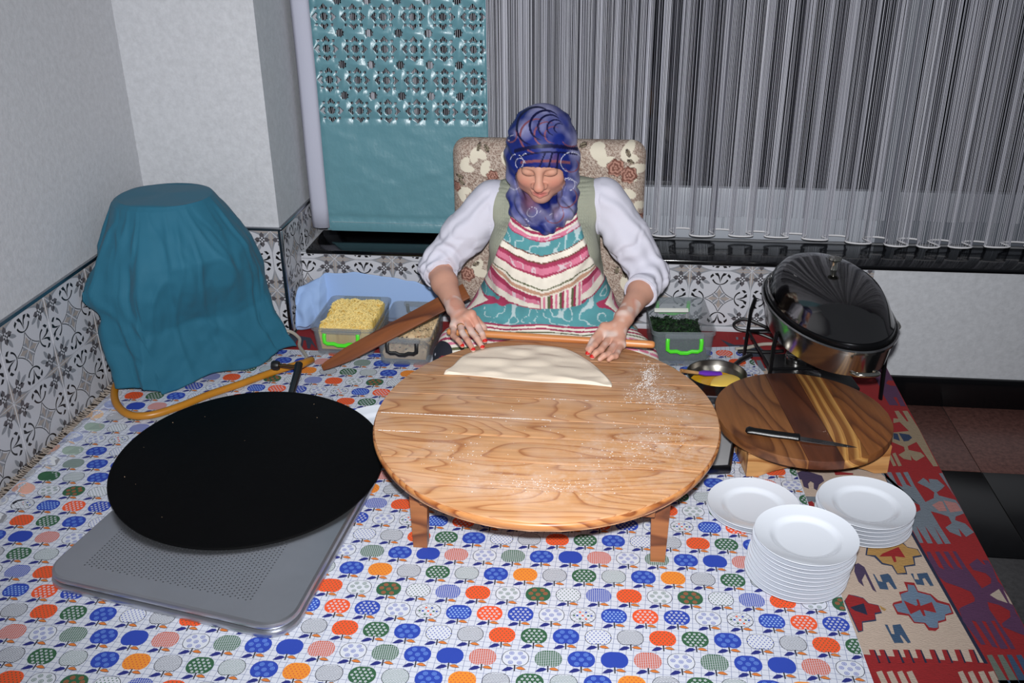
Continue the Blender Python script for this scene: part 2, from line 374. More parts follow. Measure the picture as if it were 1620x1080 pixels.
# ---- window: black sill, frame, night glass
win=tag(empty('window_1',(0.7,YB+.2,.25)),kind='structure')
def wpart(n,m,*b,bev=.003):
    o=MB().box(*[q-(.7 if i<2 else YB+.2 if i<4 else .25) for i,q in enumerate(b)],bev=bev).build(n,m,win); return o
wpart('window_sill',BLACK,XP+.03,2.6,YB-.012,YB+.215,.248,.263)
PVC=mat('white window plastic',(168,172,180),.4)
GLN=mat('night window glass',(6,8,12),.06,spec=.6)
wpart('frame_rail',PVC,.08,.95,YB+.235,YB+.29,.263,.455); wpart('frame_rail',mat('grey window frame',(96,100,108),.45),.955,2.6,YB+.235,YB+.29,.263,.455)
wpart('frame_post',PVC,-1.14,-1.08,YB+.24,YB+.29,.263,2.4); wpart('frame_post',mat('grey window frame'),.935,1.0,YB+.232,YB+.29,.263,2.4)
wpart('frame_head',PVC,-1.08,2.6,YB+.24,YB+.29,2.34,2.4)
wpart('window_pane',GLN,-1.08,.935,YB+.262,YB+.27,.263,2.35); wpart('window_pane',GLN,1.0,2.6,YB+.262,YB+.27,.263,2.35)
tag(MB().box(XP,2.6,YB+.29,YB+.5,.248,2.5).build('night_backdrop',mat('night outside',(10,11,16),.9)),kind='structure')  # added dark box standing for the night, blocks world light behind the panes
# ---- string curtain: wavy rows of thin threads with a corded hem
def curtain_xy(s):
    lam=.128+.018*math.sin(s*3.1); ph=2*math.pi*s/.128+.9*math.sin(s*5.3)+.5*math.sin(s*11.7)
    if s<.10: amp=.008
    else: amp=.038+.010*math.sin(s*7.7)
    return s+.024*math.sin(2*ph)*(1 if s>.1 else .25),YB+.165+amp*math.cos(ph),.300+.010*math.sin(s*4.1)
cu=empty('string_curtain',(.5,YB+.165,.3)); tag(cu,'long grey string curtain with white corded wavy hem covering the dark window','curtain')
V=[];Fc=[];mi=[]
def thread(x,y,z0,z1,r,k):
    o=len(V); sl=(random.random()-.5)*.006
    for q,z in enumerate((z0,z1)):
        for a in (math.pi*1.5,math.pi/6,math.pi*5/6): V.append((x+r*math.cos(a)+sl*q,y+r*math.sin(a),z))
    Fc.extend([(o,o+1,o+4,o+3),(o+1,o+2,o+5,o+4),(o+2,o,o+3,o+5)]); mi.extend([k]*3)
s=-1.06
while s<2.3:
    x,y,zb=curtain_xy(s)
    if s<-.47: thread(x,YB+.20+.004*math.sin(s*60),.33,2.2,.0011,random.choice((0,0,1))); s+=.0042
    else:
        thread(x,y,zb,2.2,random.uniform(.0007,.0011),random.choice((0,0,1,1,1,2))); s+=random.choice((.0017,.0020,.0022,.0030))
s=-.47
while s<2.3:
    x,y,zb=curtain_xy(s+.05); thread(s,YB+.200+.006*math.sin(s*31),.36,2.2,random.uniform(.0007,.001),random.choice((0,1,1,2))); s+=random.choice((.0034,.0044,.0056,.008))
TH=[mat('pale curtain thread',(222,222,230),.7),mat('grey curtain thread',(184,184,194),.7),mat('dark curtain thread',(112,112,122),.7)]
th=npmesh('threads',np.array(V)-np.array([.5,YB+.165,.3]),Fc,TH,cu,mi=mi,smooth=False); th['kind']='stuff'
MB().tube([np.array(curtain_xy(-.47+i*.006))-np.array([.5,YB+.165,.3]) for i in range(460)],.0032,6).build('hem_cord',mat('white hem cord',(214,212,214),.7),cu)
# ---- teal velvet panel with cut-out stars
def teal_panel():
    x0,x1,z0,z1,Y=-1.085,-.468,.285,2.2,YB+.15
    holes=[]
    def star(cx,cz,r,n=8,ri=.76): holes.append([(cx+(r if i%2==0 else r*ri)*math.cos(math.pi*i/n+.2),cz+(r if i%2==0 else r*ri)*math.sin(math.pi*i/n+.2)) for i in range(2*n)])
    px,pz=.1035,.1065; zc0=.735
    for r in range(8):
        for c in range(6):
            cx=x0+.055+px*c; cz=zc0+pz*r; star(cx,cz,.0150)
            for k in range(4):
                a=k*math.pi/2
                ch=[(.028,-.015),(.044,0),(.028,.015),(.0215,.0095),(.029,0),(.0215,-.0095)] if True else 0
                holes.append([(cx+x*math.cos(a)-y*math.sin(a),cz+x*math.sin(a)+y*math.cos(a)) for x,y in ch])
                for sx in (-1,1):
                    q=.0046; mx,my=.0270,.0270
                    if sx<0: mx,my=.043,.0255
                    holes.append([(cx+(mx+dx)*math.cos(a)-(my+dy)*math.sin(a),cz+(mx+dx)*math.sin(a)+(my+dy)*math.cos(a)) for dx,dy in ((-q,-q),(q,-q),(q,q),(-q,q))]) if sx>0 else None
            if c<5: star(cx+px/2,cz+pz/2,.0165,8,.72)
    vs=[];es=[]; 
    def addloop(P):
        o=len(vs); vs.extend(Vector(p) for p in P); es.extend((o+i,o+(i+1)%len(P)) for i in range(len(P)))
    bd=[(x0+(x1-x0)*i/40,z0) for i in range(40)]+[(x1,z0+(z1-z0)*i/60) for i in range(60)]+[(x1-(x1-x0)*i/40,z1) for i in range(40)]+[(x0,z1-(z1-z0)*i/60) for i in range(60)]
    addloop(bd)
    for h in holes: addloop(h)
    hc=np.array([np.mean(h,0) for h in holes])
    for i in range(1,62):
        for j in range(1,160):
            p=(x0+(x1-x0)*i/62+random.uniform(-.001,.001),z0+(z1-z0)*j/160)
            if p[1]>1.6 and (i%2 or j%2): continue
            if p[1]>.66 and p[1]<1.62 and np.min(np.abs(hc-np.array(p)).max(1))<.024: continue
            vs.append(Vector(p))
    r=mgeo.delaunay_2d_cdt(vs,es,[],0,1e-5)
    P=np.array([v[:] for v in r[0]]); T=np.array([f[:] for f in r[2]])
    cen=P[T].mean(1); keep=(cen[:,0]>x0)&(cen[:,0]<x1)&(cen[:,1]>z0)&(cen[:,1]<z1)
    for h in holes:
        h=np.array(h); near=np.where((np.abs(cen-h.mean(0)).max(1)<.03)&keep)[0]
        if not len(near): continue
        c=cen[near]; ins=np.zeros(len(near),bool)
        for i in range(len(h)):
            a,b=h[i-1],h[i]; cr=((a[1]>c[:,1])!=(b[1]>c[:,1])); xx=(b[0]-a[0])*(c[:,1]-a[1])/np.where(b[1]==a[1],1e-9,b[1]-a[1])+a[0]; ins^=cr&(c[:,0]<xx)
        keep[near[ins]]=False
    T=T[keep]; P3=np.stack([P[:,0],np.zeros(len(P)),P[:,1]],1)
    P3[:,1]=Y+.004*vnoise(P3,9,1)+.0025*vnoise(P3*np.array([1,1,2.]),24,2)+.006*np.exp(-((P3[:,2]-.335)/.006)**2)
    return P3,T
velvet=mat('teal velvet',(92,140,151),.36,spec=.9,sheen=.5,var=.05,vscale=30,bump=.9,bscale=55,stretch=(1,1,.7))
P3,T=teal_panel(); tp=empty('velvet_blind',(-.78,YB+.15,.285)); tag(tp,'teal velvet blind with rows of cut-out stars beside the pillar','blind')
vp=npmesh('velvet_panel',P3-np.array([-.78,YB+.15,.285]),T,velvet,tp); md=vp.modifiers.new('thickness','SOLIDIFY'); md.thickness=.0025
MB().box(-.29,.302,-.007,.004,.0,.034,bev=.003).build('bottom_hem',velvet,tp)
ls=[];n=24
for i in range(n+1):
    z=.30+(2.2-.30)*i/n; x=-1.104; ls.append((x,z))
V=[];Fc=[]
for i,(x,z) in enumerate(ls):
    for dx,dy in ((-.034,.004),(-.02,-.002),(.0,-.006),(.02,-.002),(.032,.005)): V.append((x+dx,YB+.128+dy+.003*math.sin(z*9),z))
for i in range(n):
    for k in range(4): Fc.append((i*5+k,i*5+k+1,i*5+k+6,i*5+k+5))
sc=npmesh('curtain_strip',V,Fc,mat('lilac white fabric',(178,179,194),.8,bump=.2,bscale=300)); sc.modifiers.new('thickness','SOLIDIFY').thickness=.003
tag(sc,'narrow lilac white fabric strip hanging between pillar and teal blind','curtain')
# ================================================================== kilim rug
KIL=[('grey',1,[(0.736,2.338),(0.746,2.339),(0.747,2.285),(0.76,2.272),(0.754,2.34),(0.767,2.341),(0.769,2.277),(0.781,2.271),(0.778,2.34),(0.791,2.342),(0.793,2.283),(0.804,2.272),(0.799,2.343),(0.812,2.347),(0.813,2.281),(0.821,2.204),(0.847,2.224),(0.856,2.252),(0.846,2.271),(0.824,2.295),(0.846,2.32),(0.852,2.31),(0.856,2.293),(0.859,2.317),(0.881,2.315),(0.892,2.286),(0.88,2.27),(0.862,2.252),(0.864,2.238),(0.901,2.221),(0.905,2.198),(0.904,2.161),(0.879,2.145),(0.873,2.129),(0.894,2.116),(0.904,2.081),(0.879,2.06),(0.871,2.094),(0.868,2.059),(0.845,2.077),(0.84,2.095),(0.861,2.115),(0.861,2.143),(0.845,2.153),(0.823,2.163),(0.827,2.103),(0.834,2.028),(0.82,2.026),(0.813,2.099),(0.815,2.026),(0.802,2.023),(0.791,2.097),(0.791,2.025),(0.779,2.024),(0.77,2.095),(0.769,2.025),(0.76,2.024),(0.755,2.096),(0.769,2.142),(0.799,2.166),(0.802,2.188),(0.78,2.212),(0.761,2.272)]),('pink',2,[(0.834,2.191),(0.857,2.211),(0.865,2.21),(0.864,2.167),(0.844,2.165)]),('pink',2,[(0.869,2.216),(0.887,2.21),(0.899,2.207),(0.902,2.172),(0.871,2.162)]),('grey',1,[(0.894,2.347),(0.904,2.35),(0.903,2.267),(0.904,2.234),(0.9,2.279)]),('purple',1,[(0.767,1.99),(0.775,1.991),(0.78,1.933),(0.79,1.924),(0.787,1.992),(0.797,1.993),(0.804,1.938),(0.813,1.926),(0.807,1.995),(0.818,1.995),(0.824,1.939),(0.833,1.928),(0.829,1.998),(0.837,1.998),(0.843,1.937),(0.855,1.864),(0.881,1.884),(0.887,1.902),(0.881,1.92),(0.856,1.93),(0.853,1.95),(0.879,1.975),(0.886,1.954),(0.891,1.952),(0.889,1.971),(0.902,1.969),(0.906,1.943),(0.901,1.916),(0.899,1.893),(0.909,1.876),(0.908,1.845),(0.907,1.804),(0.902,1.783),(0.907,1.771),(0.913,1.753),(0.899,1.712),(0.885,1.719),(0.859,1.737),(0.86,1.748),(0.885,1.77),(0.891,1.791),(0.874,1.809),(0.852,1.817),(0.848,1.792),(0.86,1.699),(0.861,1.67),(0.852,1.668),(0.847,1.755),(0.839,1.754),(0.847,1.669),(0.831,1.667),(0.827,1.75),(0.819,1.752),(0.826,1.669),(0.816,1.672),(0.806,1.748),(0.798,1.751),(0.804,1.677),(0.795,1.676),(0.779,1.748),(0.782,1.786),(0.789,1.793),(0.824,1.816),(0.828,1.827),(0.826,1.849),(0.805,1.864),(0.779,1.878),(0.77,1.896),(0.764,1.954)]),('beige',2,[(0.865,1.842),(0.892,1.865),(0.895,1.817),(0.876,1.827)]),('beige',2,[(0.901,1.864),(0.906,1.839),(0.906,1.812),(0.899,1.817)]),('red',1,[(0.685,1.87),(0.708,1.869),(0.709,1.841),(0.735,1.832),(0.745,1.812),(0.767,1.803),(0.766,1.769),(0.746,1.761),(0.744,1.745),(0.724,1.735),(0.721,1.719),(0.711,1.709),(0.697,1.71),(0.693,1.73),(0.672,1.73),(0.666,1.753),(0.643,1.755),(0.64,1.787),(0.644,1.794),(0.665,1.804),(0.665,1.832),(0.686,1.84)]),('blue',2,[(0.691,1.861),(0.705,1.859),(0.707,1.835),(0.732,1.827),(0.739,1.804),(0.763,1.796),(0.763,1.773),(0.747,1.765),(0.741,1.748),(0.725,1.741),(0.719,1.72),(0.71,1.718),(0.701,1.719),(0.696,1.733),(0.674,1.734),(0.669,1.758),(0.646,1.764),(0.643,1.787),(0.663,1.795),(0.667,1.825),(0.686,1.836)]),('red',3,[(0.668,1.803),(0.691,1.787),(0.696,1.792),(0.697,1.81),(0.702,1.81),(0.701,1.788),(0.729,1.804),(0.729,1.768),(0.704,1.775),(0.703,1.755),(0.698,1.755),(0.696,1.775),(0.672,1.758)]),('navy',1,[(0.619,1.962),(0.638,1.957),(0.65,1.93),(0.671,1.926),(0.676,1.896),(0.7,1.898),(0.702,1.926),(0.727,1.933),(0.732,1.963),(0.752,1.97),(0.749,1.999),(0.726,2.005),(0.719,2.026),(0.698,2.059),(0.633,2.01)]),('ochre',2,[(0.623,1.964),(0.643,1.963),(0.653,1.936),(0.674,1.929),(0.678,1.899),(0.698,1.904),(0.699,1.929),(0.725,1.938),(0.729,1.968),(0.75,1.975),(0.747,1.997),(0.726,2.002),(0.716,2.022),(0.697,2.056),(0.637,2.011)]),('red',3,[(0.65,1.959),(0.661,1.972),(0.705,2.002),(0.711,1.961),(0.688,1.964),(0.686,1.942),(0.68,1.941),(0.679,1.963)]),('denim',1,[(0.621,1.892),(0.624,1.892),(0.628,1.867),(0.637,1.865),(0.636,1.89),(0.656,1.897),(0.66,1.889),(0.664,1.843),(0.657,1.841),(0.65,1.866),(0.644,1.863),(0.644,1.838),(0.625,1.839)]),('denim',1,[(0.708,1.902),(0.714,1.903),(0.712,1.882),(0.722,1.881),(0.722,1.903),(0.747,1.909),(0.749,1.862),(0.741,1.861),(0.736,1.889),(0.73,1.885),(0.729,1.862),(0.712,1.863)]),('denim',1,[(0.608,1.719),(0.614,1.719),(0.616,1.691),(0.622,1.69),(0.624,1.719),(0.642,1.724),(0.65,1.668),(0.643,1.665),(0.635,1.689),(0.632,1.687),(0.635,1.665),(0.615,1.663)]),('purple2',1,[(0.587,1.924),(0.596,1.93),(0.607,1.916),(0.615,1.826),(0.608,1.834),(0.603,1.89),(0.591,1.867),(0.591,1.843),(0.582,1.86),(0.58,1.897)]),('navy',1,[(0.551,1.813),(0.565,1.81),(0.581,1.804),(0.589,1.787),(0.609,1.782),(0.611,1.756),(0.595,1.75),(0.593,1.729),(0.562,1.72),(0.558,1.694),(0.546,1.688),(0.536,1.788)]),('red',2,[(0.55,1.812),(0.581,1.801),(0.587,1.786),(0.608,1.78),(0.609,1.76),(0.595,1.755),(0.591,1.733),(0.561,1.724),(0.556,1.695),(0.548,1.693),(0.538,1.788)]),('navy2',3,[(0.545,1.768),(0.578,1.785),(0.578,1.746),(0.553,1.758)]),('ochre',1,[(0.611,1.782),(0.623,1.77),(0.618,1.763),(0.612,1.769)]),('navy2',1,[(0.558,1.637),(0.57,1.638),(0.573,1.6),(0.561,1.599)]),('red',2,[(0.557,1.637),(0.567,1.638),(0.569,1.597),(0.558,1.596)]),('navy2',1,[(0.578,1.639),(0.59,1.64),(0.594,1.602),(0.581,1.601)]),('red',2,[(0.578,1.639),(0.588,1.64),(0.589,1.599),(0.579,1.598)]),('navy2',1,[(0.607,1.642),(0.619,1.643),(0.622,1.605),(0.609,1.604)]),('red',2,[(0.606,1.642),(0.616,1.643),(0.617,1.602),(0.606,1.601)]),('navy2',1,[(0.629,1.644),(0.641,1.645),(0.643,1.607),(0.631,1.606)]),('red',2,[(0.628,1.644),(0.638,1.645),(0.639,1.604),(0.628,1.603)]),('navy2',1,[(0.654,1.647),(0.666,1.648),(0.668,1.61),(0.655,1.609)]),('red',2,[(0.653,1.647),(0.663,1.648),(0.663,1.606),(0.652,1.605)]),('navy2',1,[(0.682,1.65),(0.694,1.651),(0.696,1.613),(0.684,1.611)]),('red',2,[(0.682,1.65),(0.692,1.65),(0.691,1.609),(0.681,1.608)]),('navy2',1,[(0.708,1.652),(0.72,1.653),(0.721,1.615),(0.709,1.614)]),('red',2,[(0.708,1.652),(0.717,1.653),(0.717,1.612),(0.706,1.611)]),('navy2',1,[(0.735,1.655),(0.747,1.656),(0.747,1.618),(0.735,1.617)]),('red',2,[(0.734,1.655),(0.744,1.656),(0.743,1.614),(0.732,1.613)]),('navy2',1,[(0.763,1.658),(0.775,1.659),(0.775,1.621),(0.763,1.619)]),('red',2,[(0.763,1.658),(0.772,1.659),(0.771,1.617),(0.76,1.616)]),('red',1,[(0.553,1.6),(0.667,1.61),(0.792,1.618),(0.794,1.554),(0.795,1.526),(0.551,1.502),(0.553,1.576)]),('beige',2,[(0.558,1.573),(0.57,1.578),(0.577,1.521),(0.564,1.52)]),('beige',2,[(0.579,1.575),(0.591,1.58),(0.598,1.523),(0.584,1.522)]),('beige',2,[(0.6,1.577),(0.611,1.582),(0.618,1.525),(0.604,1.524)]),('beige',2,[(0.619,1.579),(0.631,1.584),(0.637,1.527),(0.623,1.526)]),('beige',2,[(0.722,1.589),(0.733,1.594),(0.736,1.537),(0.723,1.536)]),('beige',2,[(0.742,1.591),(0.753,1.596),(0.756,1.539),(0.743,1.538)]),('beige',2,[(0.763,1.594),(0.775,1.598),(0.777,1.541),(0.764,1.54)]),('beige',2,[(0.783,1.596),(0.795,1.6),(0.797,1.543),(0.783,1.542)]),('sage',2,[(0.796,1.645),(0.807,1.647),(0.814,1.567),(0.797,1.566)]),('sage',2,[(0.818,1.648),(0.829,1.649),(0.835,1.569),(0.818,1.568)]),('denim',2,[(0.837,1.65),(0.847,1.651),(0.853,1.571),(0.836,1.57)]),('denim',2,[(0.856,1.651),(0.867,1.653),(0.872,1.573),(0.855,1.572)]),('denim',2,[(0.794,1.574),(0.851,1.58),(0.852,1.549),(0.798,1.543)]),('purple',1,[(0.852,2.959),(0.906,3.019),(0.905,2.956),(0.905,2.859),(0.901,2.726),(0.885,2.725),(0.887,2.783),(0.877,2.782),(0.88,2.728),(0.853,2.729),(0.85,2.79)]),('red',2,[(0.876,2.875),(0.888,2.898),(0.907,2.896),(0.903,2.859),(0.886,2.861)]),('sand',1,[(0.859,2.692),(0.871,2.694),(0.88,2.63),(0.885,2.63),(0.883,2.695),(0.898,2.696),(0.907,2.592),(0.902,2.384),(0.889,2.382),(0.884,2.429),(0.877,2.511),(0.846,2.484),(0.844,2.464),(0.874,2.453),(0.88,2.434),(0.85,2.406),(0.844,2.414),(0.842,2.436),(0.838,2.408),(0.818,2.414),(0.809,2.435),(0.832,2.457),(0.835,2.48),(0.808,2.504),(0.821,2.559),(0.872,2.573),(0.858,2.625),(0.838,2.616),(0.845,2.646),(0.859,2.644)]),('navy',2,[(0.824,2.556),(0.835,2.554),(0.832,2.512),(0.816,2.523)]),('navy',2,[(0.839,2.558),(0.867,2.551),(0.871,2.534),(0.856,2.515),(0.842,2.51)]),('sand',1,[(0.779,2.438),(0.788,2.445),(0.789,2.376),(0.78,2.372)]),('sand',1,[(0.793,2.439),(0.803,2.446),(0.804,2.377),(0.794,2.373)]),('purple2',1,[(0.501,2.303),(0.525,2.324),(0.541,2.325),(0.577,2.305),(0.579,2.279),(0.562,2.26),(0.552,2.231),(0.545,2.24),(0.549,2.266),(0.542,2.274),(0.534,2.262),(0.532,2.237),(0.52,2.246),(0.52,2.279),(0.512,2.283),(0.505,2.275)]),('red',1,[(0.614,2.332),(0.664,2.325),(0.662,2.318),(0.614,2.312)]),('grey',1,[(0.513,2.201),(0.545,2.201),(0.539,2.169),(0.53,2.18),(0.511,2.17)]),('red',2,[(0.511,2.169),(0.53,2.18),(0.534,2.169),(0.53,2.145),(0.512,2.145)]),('slate',1,[(-1.202,3.059),(-1.161,3.073),(-1.074,3.049),(-1.023,2.958),(-1.057,3.002),(-1.05,2.959),(-1.059,2.961),(-1.086,3.027),(-1.093,3.026),(-1.081,2.973),(-1.091,2.972),(-1.11,3.025),(-1.118,3.024),(-1.108,2.974),(-1.118,2.973),(-1.135,2.995),(-1.136,2.961),(-1.168,2.968)]),('red',2,[(-1.151,3.081),(-1.139,3.082),(-1.131,3.065),(-1.138,3.061)]),('red',2,[(-1.167,3.051),(-1.161,3.052),(-1.153,3.031),(-1.159,3.031)]),('slate',1,[(0.377,3.168),(0.422,3.125),(0.501,3.135),(0.519,3.087),(0.516,3.038),(0.472,3.034),(0.469,3.062),(0.463,3.061),(0.462,3.03),(0.451,3.029),(0.445,3.059),(0.435,3.052),(0.424,3.058)]),('grey',1,[(0.439,3.004),(0.454,3.005),(0.463,2.927),(0.442,2.925)]),('grey',1,[(0.463,3.006),(0.477,3.008),(0.486,2.929),(0.465,2.927)]),('grey',1,[(0.483,3.008),(0.498,3.01),(0.506,2.931),(0.486,2.929)]),('grey',1,[(0.51,3.011),(0.524,3.012),(0.531,2.933),(0.511,2.932)]),('grey',1,[(0.434,3.192),(0.441,3.192),(0.44,3.17),(0.433,3.169)]),('grey',1,[(0.459,3.194),(0.465,3.194),(0.464,3.172),(0.457,3.171)]),('grey',1,[(0.483,3.196),(0.49,3.197),(0.489,3.174),(0.482,3.174)])]
KC={'grey': (108, 117, 127), 'pink': (167, 115, 111), 'purple': (82, 46, 79), 'beige': (176, 160, 145), 'navy': (36, 52, 82), 'blue': (100, 120, 142), 'red': (144, 27, 30), 'ochre': (169, 131, 75), 'denim': (52, 77, 106), 'purple2': (66, 52, 82), 'navy2': (25, 32, 59), 'sage': (100, 109, 100), 'sand': (144, 126, 102), 'slate': (54, 59, 75)}
KM=[mat('kilim red',(144,27,31),.95,bump=1,bscale=260,var=.20,vscale=90,stretch=(.5,2.2,1)),mat('kilim beige',(188,168,152),.95,bump=1,bscale=260,var=.12,vscale=90,stretch=(.5,2.2,1))]
KI={}
for n,c in KC.items(): KI[n]=len(KM); KM.append(mat('kilim wool '+n,c,.95,bump=1,bscale=260,var=.20,vscale=90,stretch=(.5,2.2,1)))
rug=empty('kilim_rug',(0,2,-.006)); tag(rug,'flat woven red and beige kilim rug spread under the tablecloth','rug')
b=MB(); b.box(XL+.035,PLAT_X,-1.75,YP-2.014,.0,.004,0); b.box(XP+.014,PLAT_X,YP-2.014,YB-2.014,.0,.004,0)
def kpoly(P,mi,ly):
    ar=sum(P[i-1][0]*P[i][1]-P[i][0]*P[i-1][1] for i in range(len(P)))
    if ar<0: P=P[::-1]
    P=[(min(max(x,XL+.04),PLAT_X-.001),y) for x,y in P]
    b.add([(x,y-2,.004+.00025*ly) for x,y in P],[tuple(range(len(P)))],mi)
kpoly([(XL+.25,1.6225),(.788,1.6225),(.745,2.10),(.745,2.95),(XL+.25,2.95)],1,1)          # beige field
kpoly([(.783,1.62),(.791,1.62),(.753,2.10),(.753,2.95),(.745,2.95),(.745,2.10)],KI['navy2'],2)
for c,ly,P in KIL: kpoly(P,KI[c] if c!='red' else 0,ly+2)
b.build('woven_field',KM,rug,smooth=False)
# fringe along the left wall
fr=MB()
for i in range(420):
    y=-1.2+i*.0105/2*1.0+random.uniform(-.002,.002)
    if y>1.05: break
    x=XL+.036; pts=[(x,y,.003)]; 
    a=random.uniform(-.9,.9)
    for q in (.33,.66,1): pts.append((x-.030*q+random.uniform(-.002,.002),y+a*.018*q,.004+.012*q*q*random.random()))
    fr.tube(pts,.0017,4)
f=fr.build('fringe',mat('wool fringe',(150,138,128),.95,var=.2,vscale=40),rug); f['kind']='stuff'
# ================================================================== printed tablecloth
def cloth_h(x,y):
    x=np.asarray(x,float); y=np.asarray(y,float)
    return .0016+.0010*np.sin(x*7.3+y*4.1)+.0008*np.sin(y*9.7-x*3.3+1)+.009*np.exp(-((x+1.565)/.022)**2)
CW=mat('apple cloth white',(226,228,236),.85,bump=.25,bscale=500); 
def add_grid_lines(m):
    nt=m.node_tree; b=nt.nodes['Principled BSDF']; tc=nt.nodes.new('ShaderNodeTexCoord'); mp=nt.nodes.new('ShaderNodeMapping'); mp.inputs['Rotation'].default_value=(0,0,.05)
    n=nt.nodes.new('ShaderNodeTexNoise'); n.inputs['Scale'].default_value=2.5; va=nt.nodes.new('ShaderNodeVectorMath'); va.operation='SCALE'; va.inputs['Scale'].default_value=.02
    ad=nt.nodes.new('ShaderNodeVectorMath'); nt.links.new(tc.outputs['Object'],n.inputs['Vector']); nt.links.new(n.outputs['Color'],va.inputs[0]); nt.links.new(tc.outputs['Object'],ad.inputs[0]); nt.links.new(va.outputs[0],ad.inputs[1]); nt.links.new(ad.outputs[0],mp.inputs[0])
    br=nt.nodes.new('ShaderNodeTexBrick'); br.offset=0; br.inputs['Scale'].default_value=1; br.inputs['Brick Width'].default_value=.0150; br.inputs['Row Height'].default_value=.0150; br.inputs['Mortar Size'].default_value=.00055; br.inputs['Mortar Smooth'].default_value=.3; br.inputs['Bias'].default_value=-1
    br.inputs['Color1'].default_value=lin((208,211,222)); br.inputs['Color2'].default_value=lin((208,211,222)); br.inputs['Mortar'].default_value=lin((118,126,160)); nt.links.new(mp.outputs[0],br.inputs['Vector']); nt.links.new(br.outputs['Color'],b.inputs['Base Color'])
add_grid_lines(CW)
AC={'w':(210,213,222),'blue':(38,66,168),'navy':(30,32,82),'sky':(110,150,222),'red':(232,84,38),'amber':(230,138,44),'green':(46,92,62),'k':(26,26,40),'lg':(196,220,206),'leaf':(30,38,118),'gold':(214,120,52),'rust':(196,84,56)}
AKEY=list(AC); AM=[CW]+[mat('apple print '+k,AC[k],.85,bump=.2,bscale=500) for k in AKEY]; AI={k:i+1 for i,k in enumerate(AKEY)}; NA=len(AM); AM+=[CW]+[mat('faded apple print '+k,tuple(int(c+(214-c)*.62) for c in AC[k]),.85) for k in AKEY]   # the hem is turned over along the wall
def apple_outline(f=1.0,n=22):
    P=[]
    for i in range(n):
        a=2*math.pi*i/n-math.pi/2; x=math.cos(a); y=math.sin(a)
        r=1-.20*math.exp(-((a+math.pi/2)/.30)**2 if a<math.pi/2 else -((a-1.5*math.pi)/.30)**2)-.05*math.exp(-((a-math.pi/2)/.25)**2)
        P.append((.0285*f*r*math.copysign(abs(x)**.9,x),.0258*f*r*math.copysign(abs(y)**.9,y)*(1 if y>0 else .96)))
    return P
OUT=apple_outline()
def ex(xv): # half height of the apple at x
    t=min(abs(xv)/.0285,1); return .0252*math.sqrt(max(0,1-t**2.2))
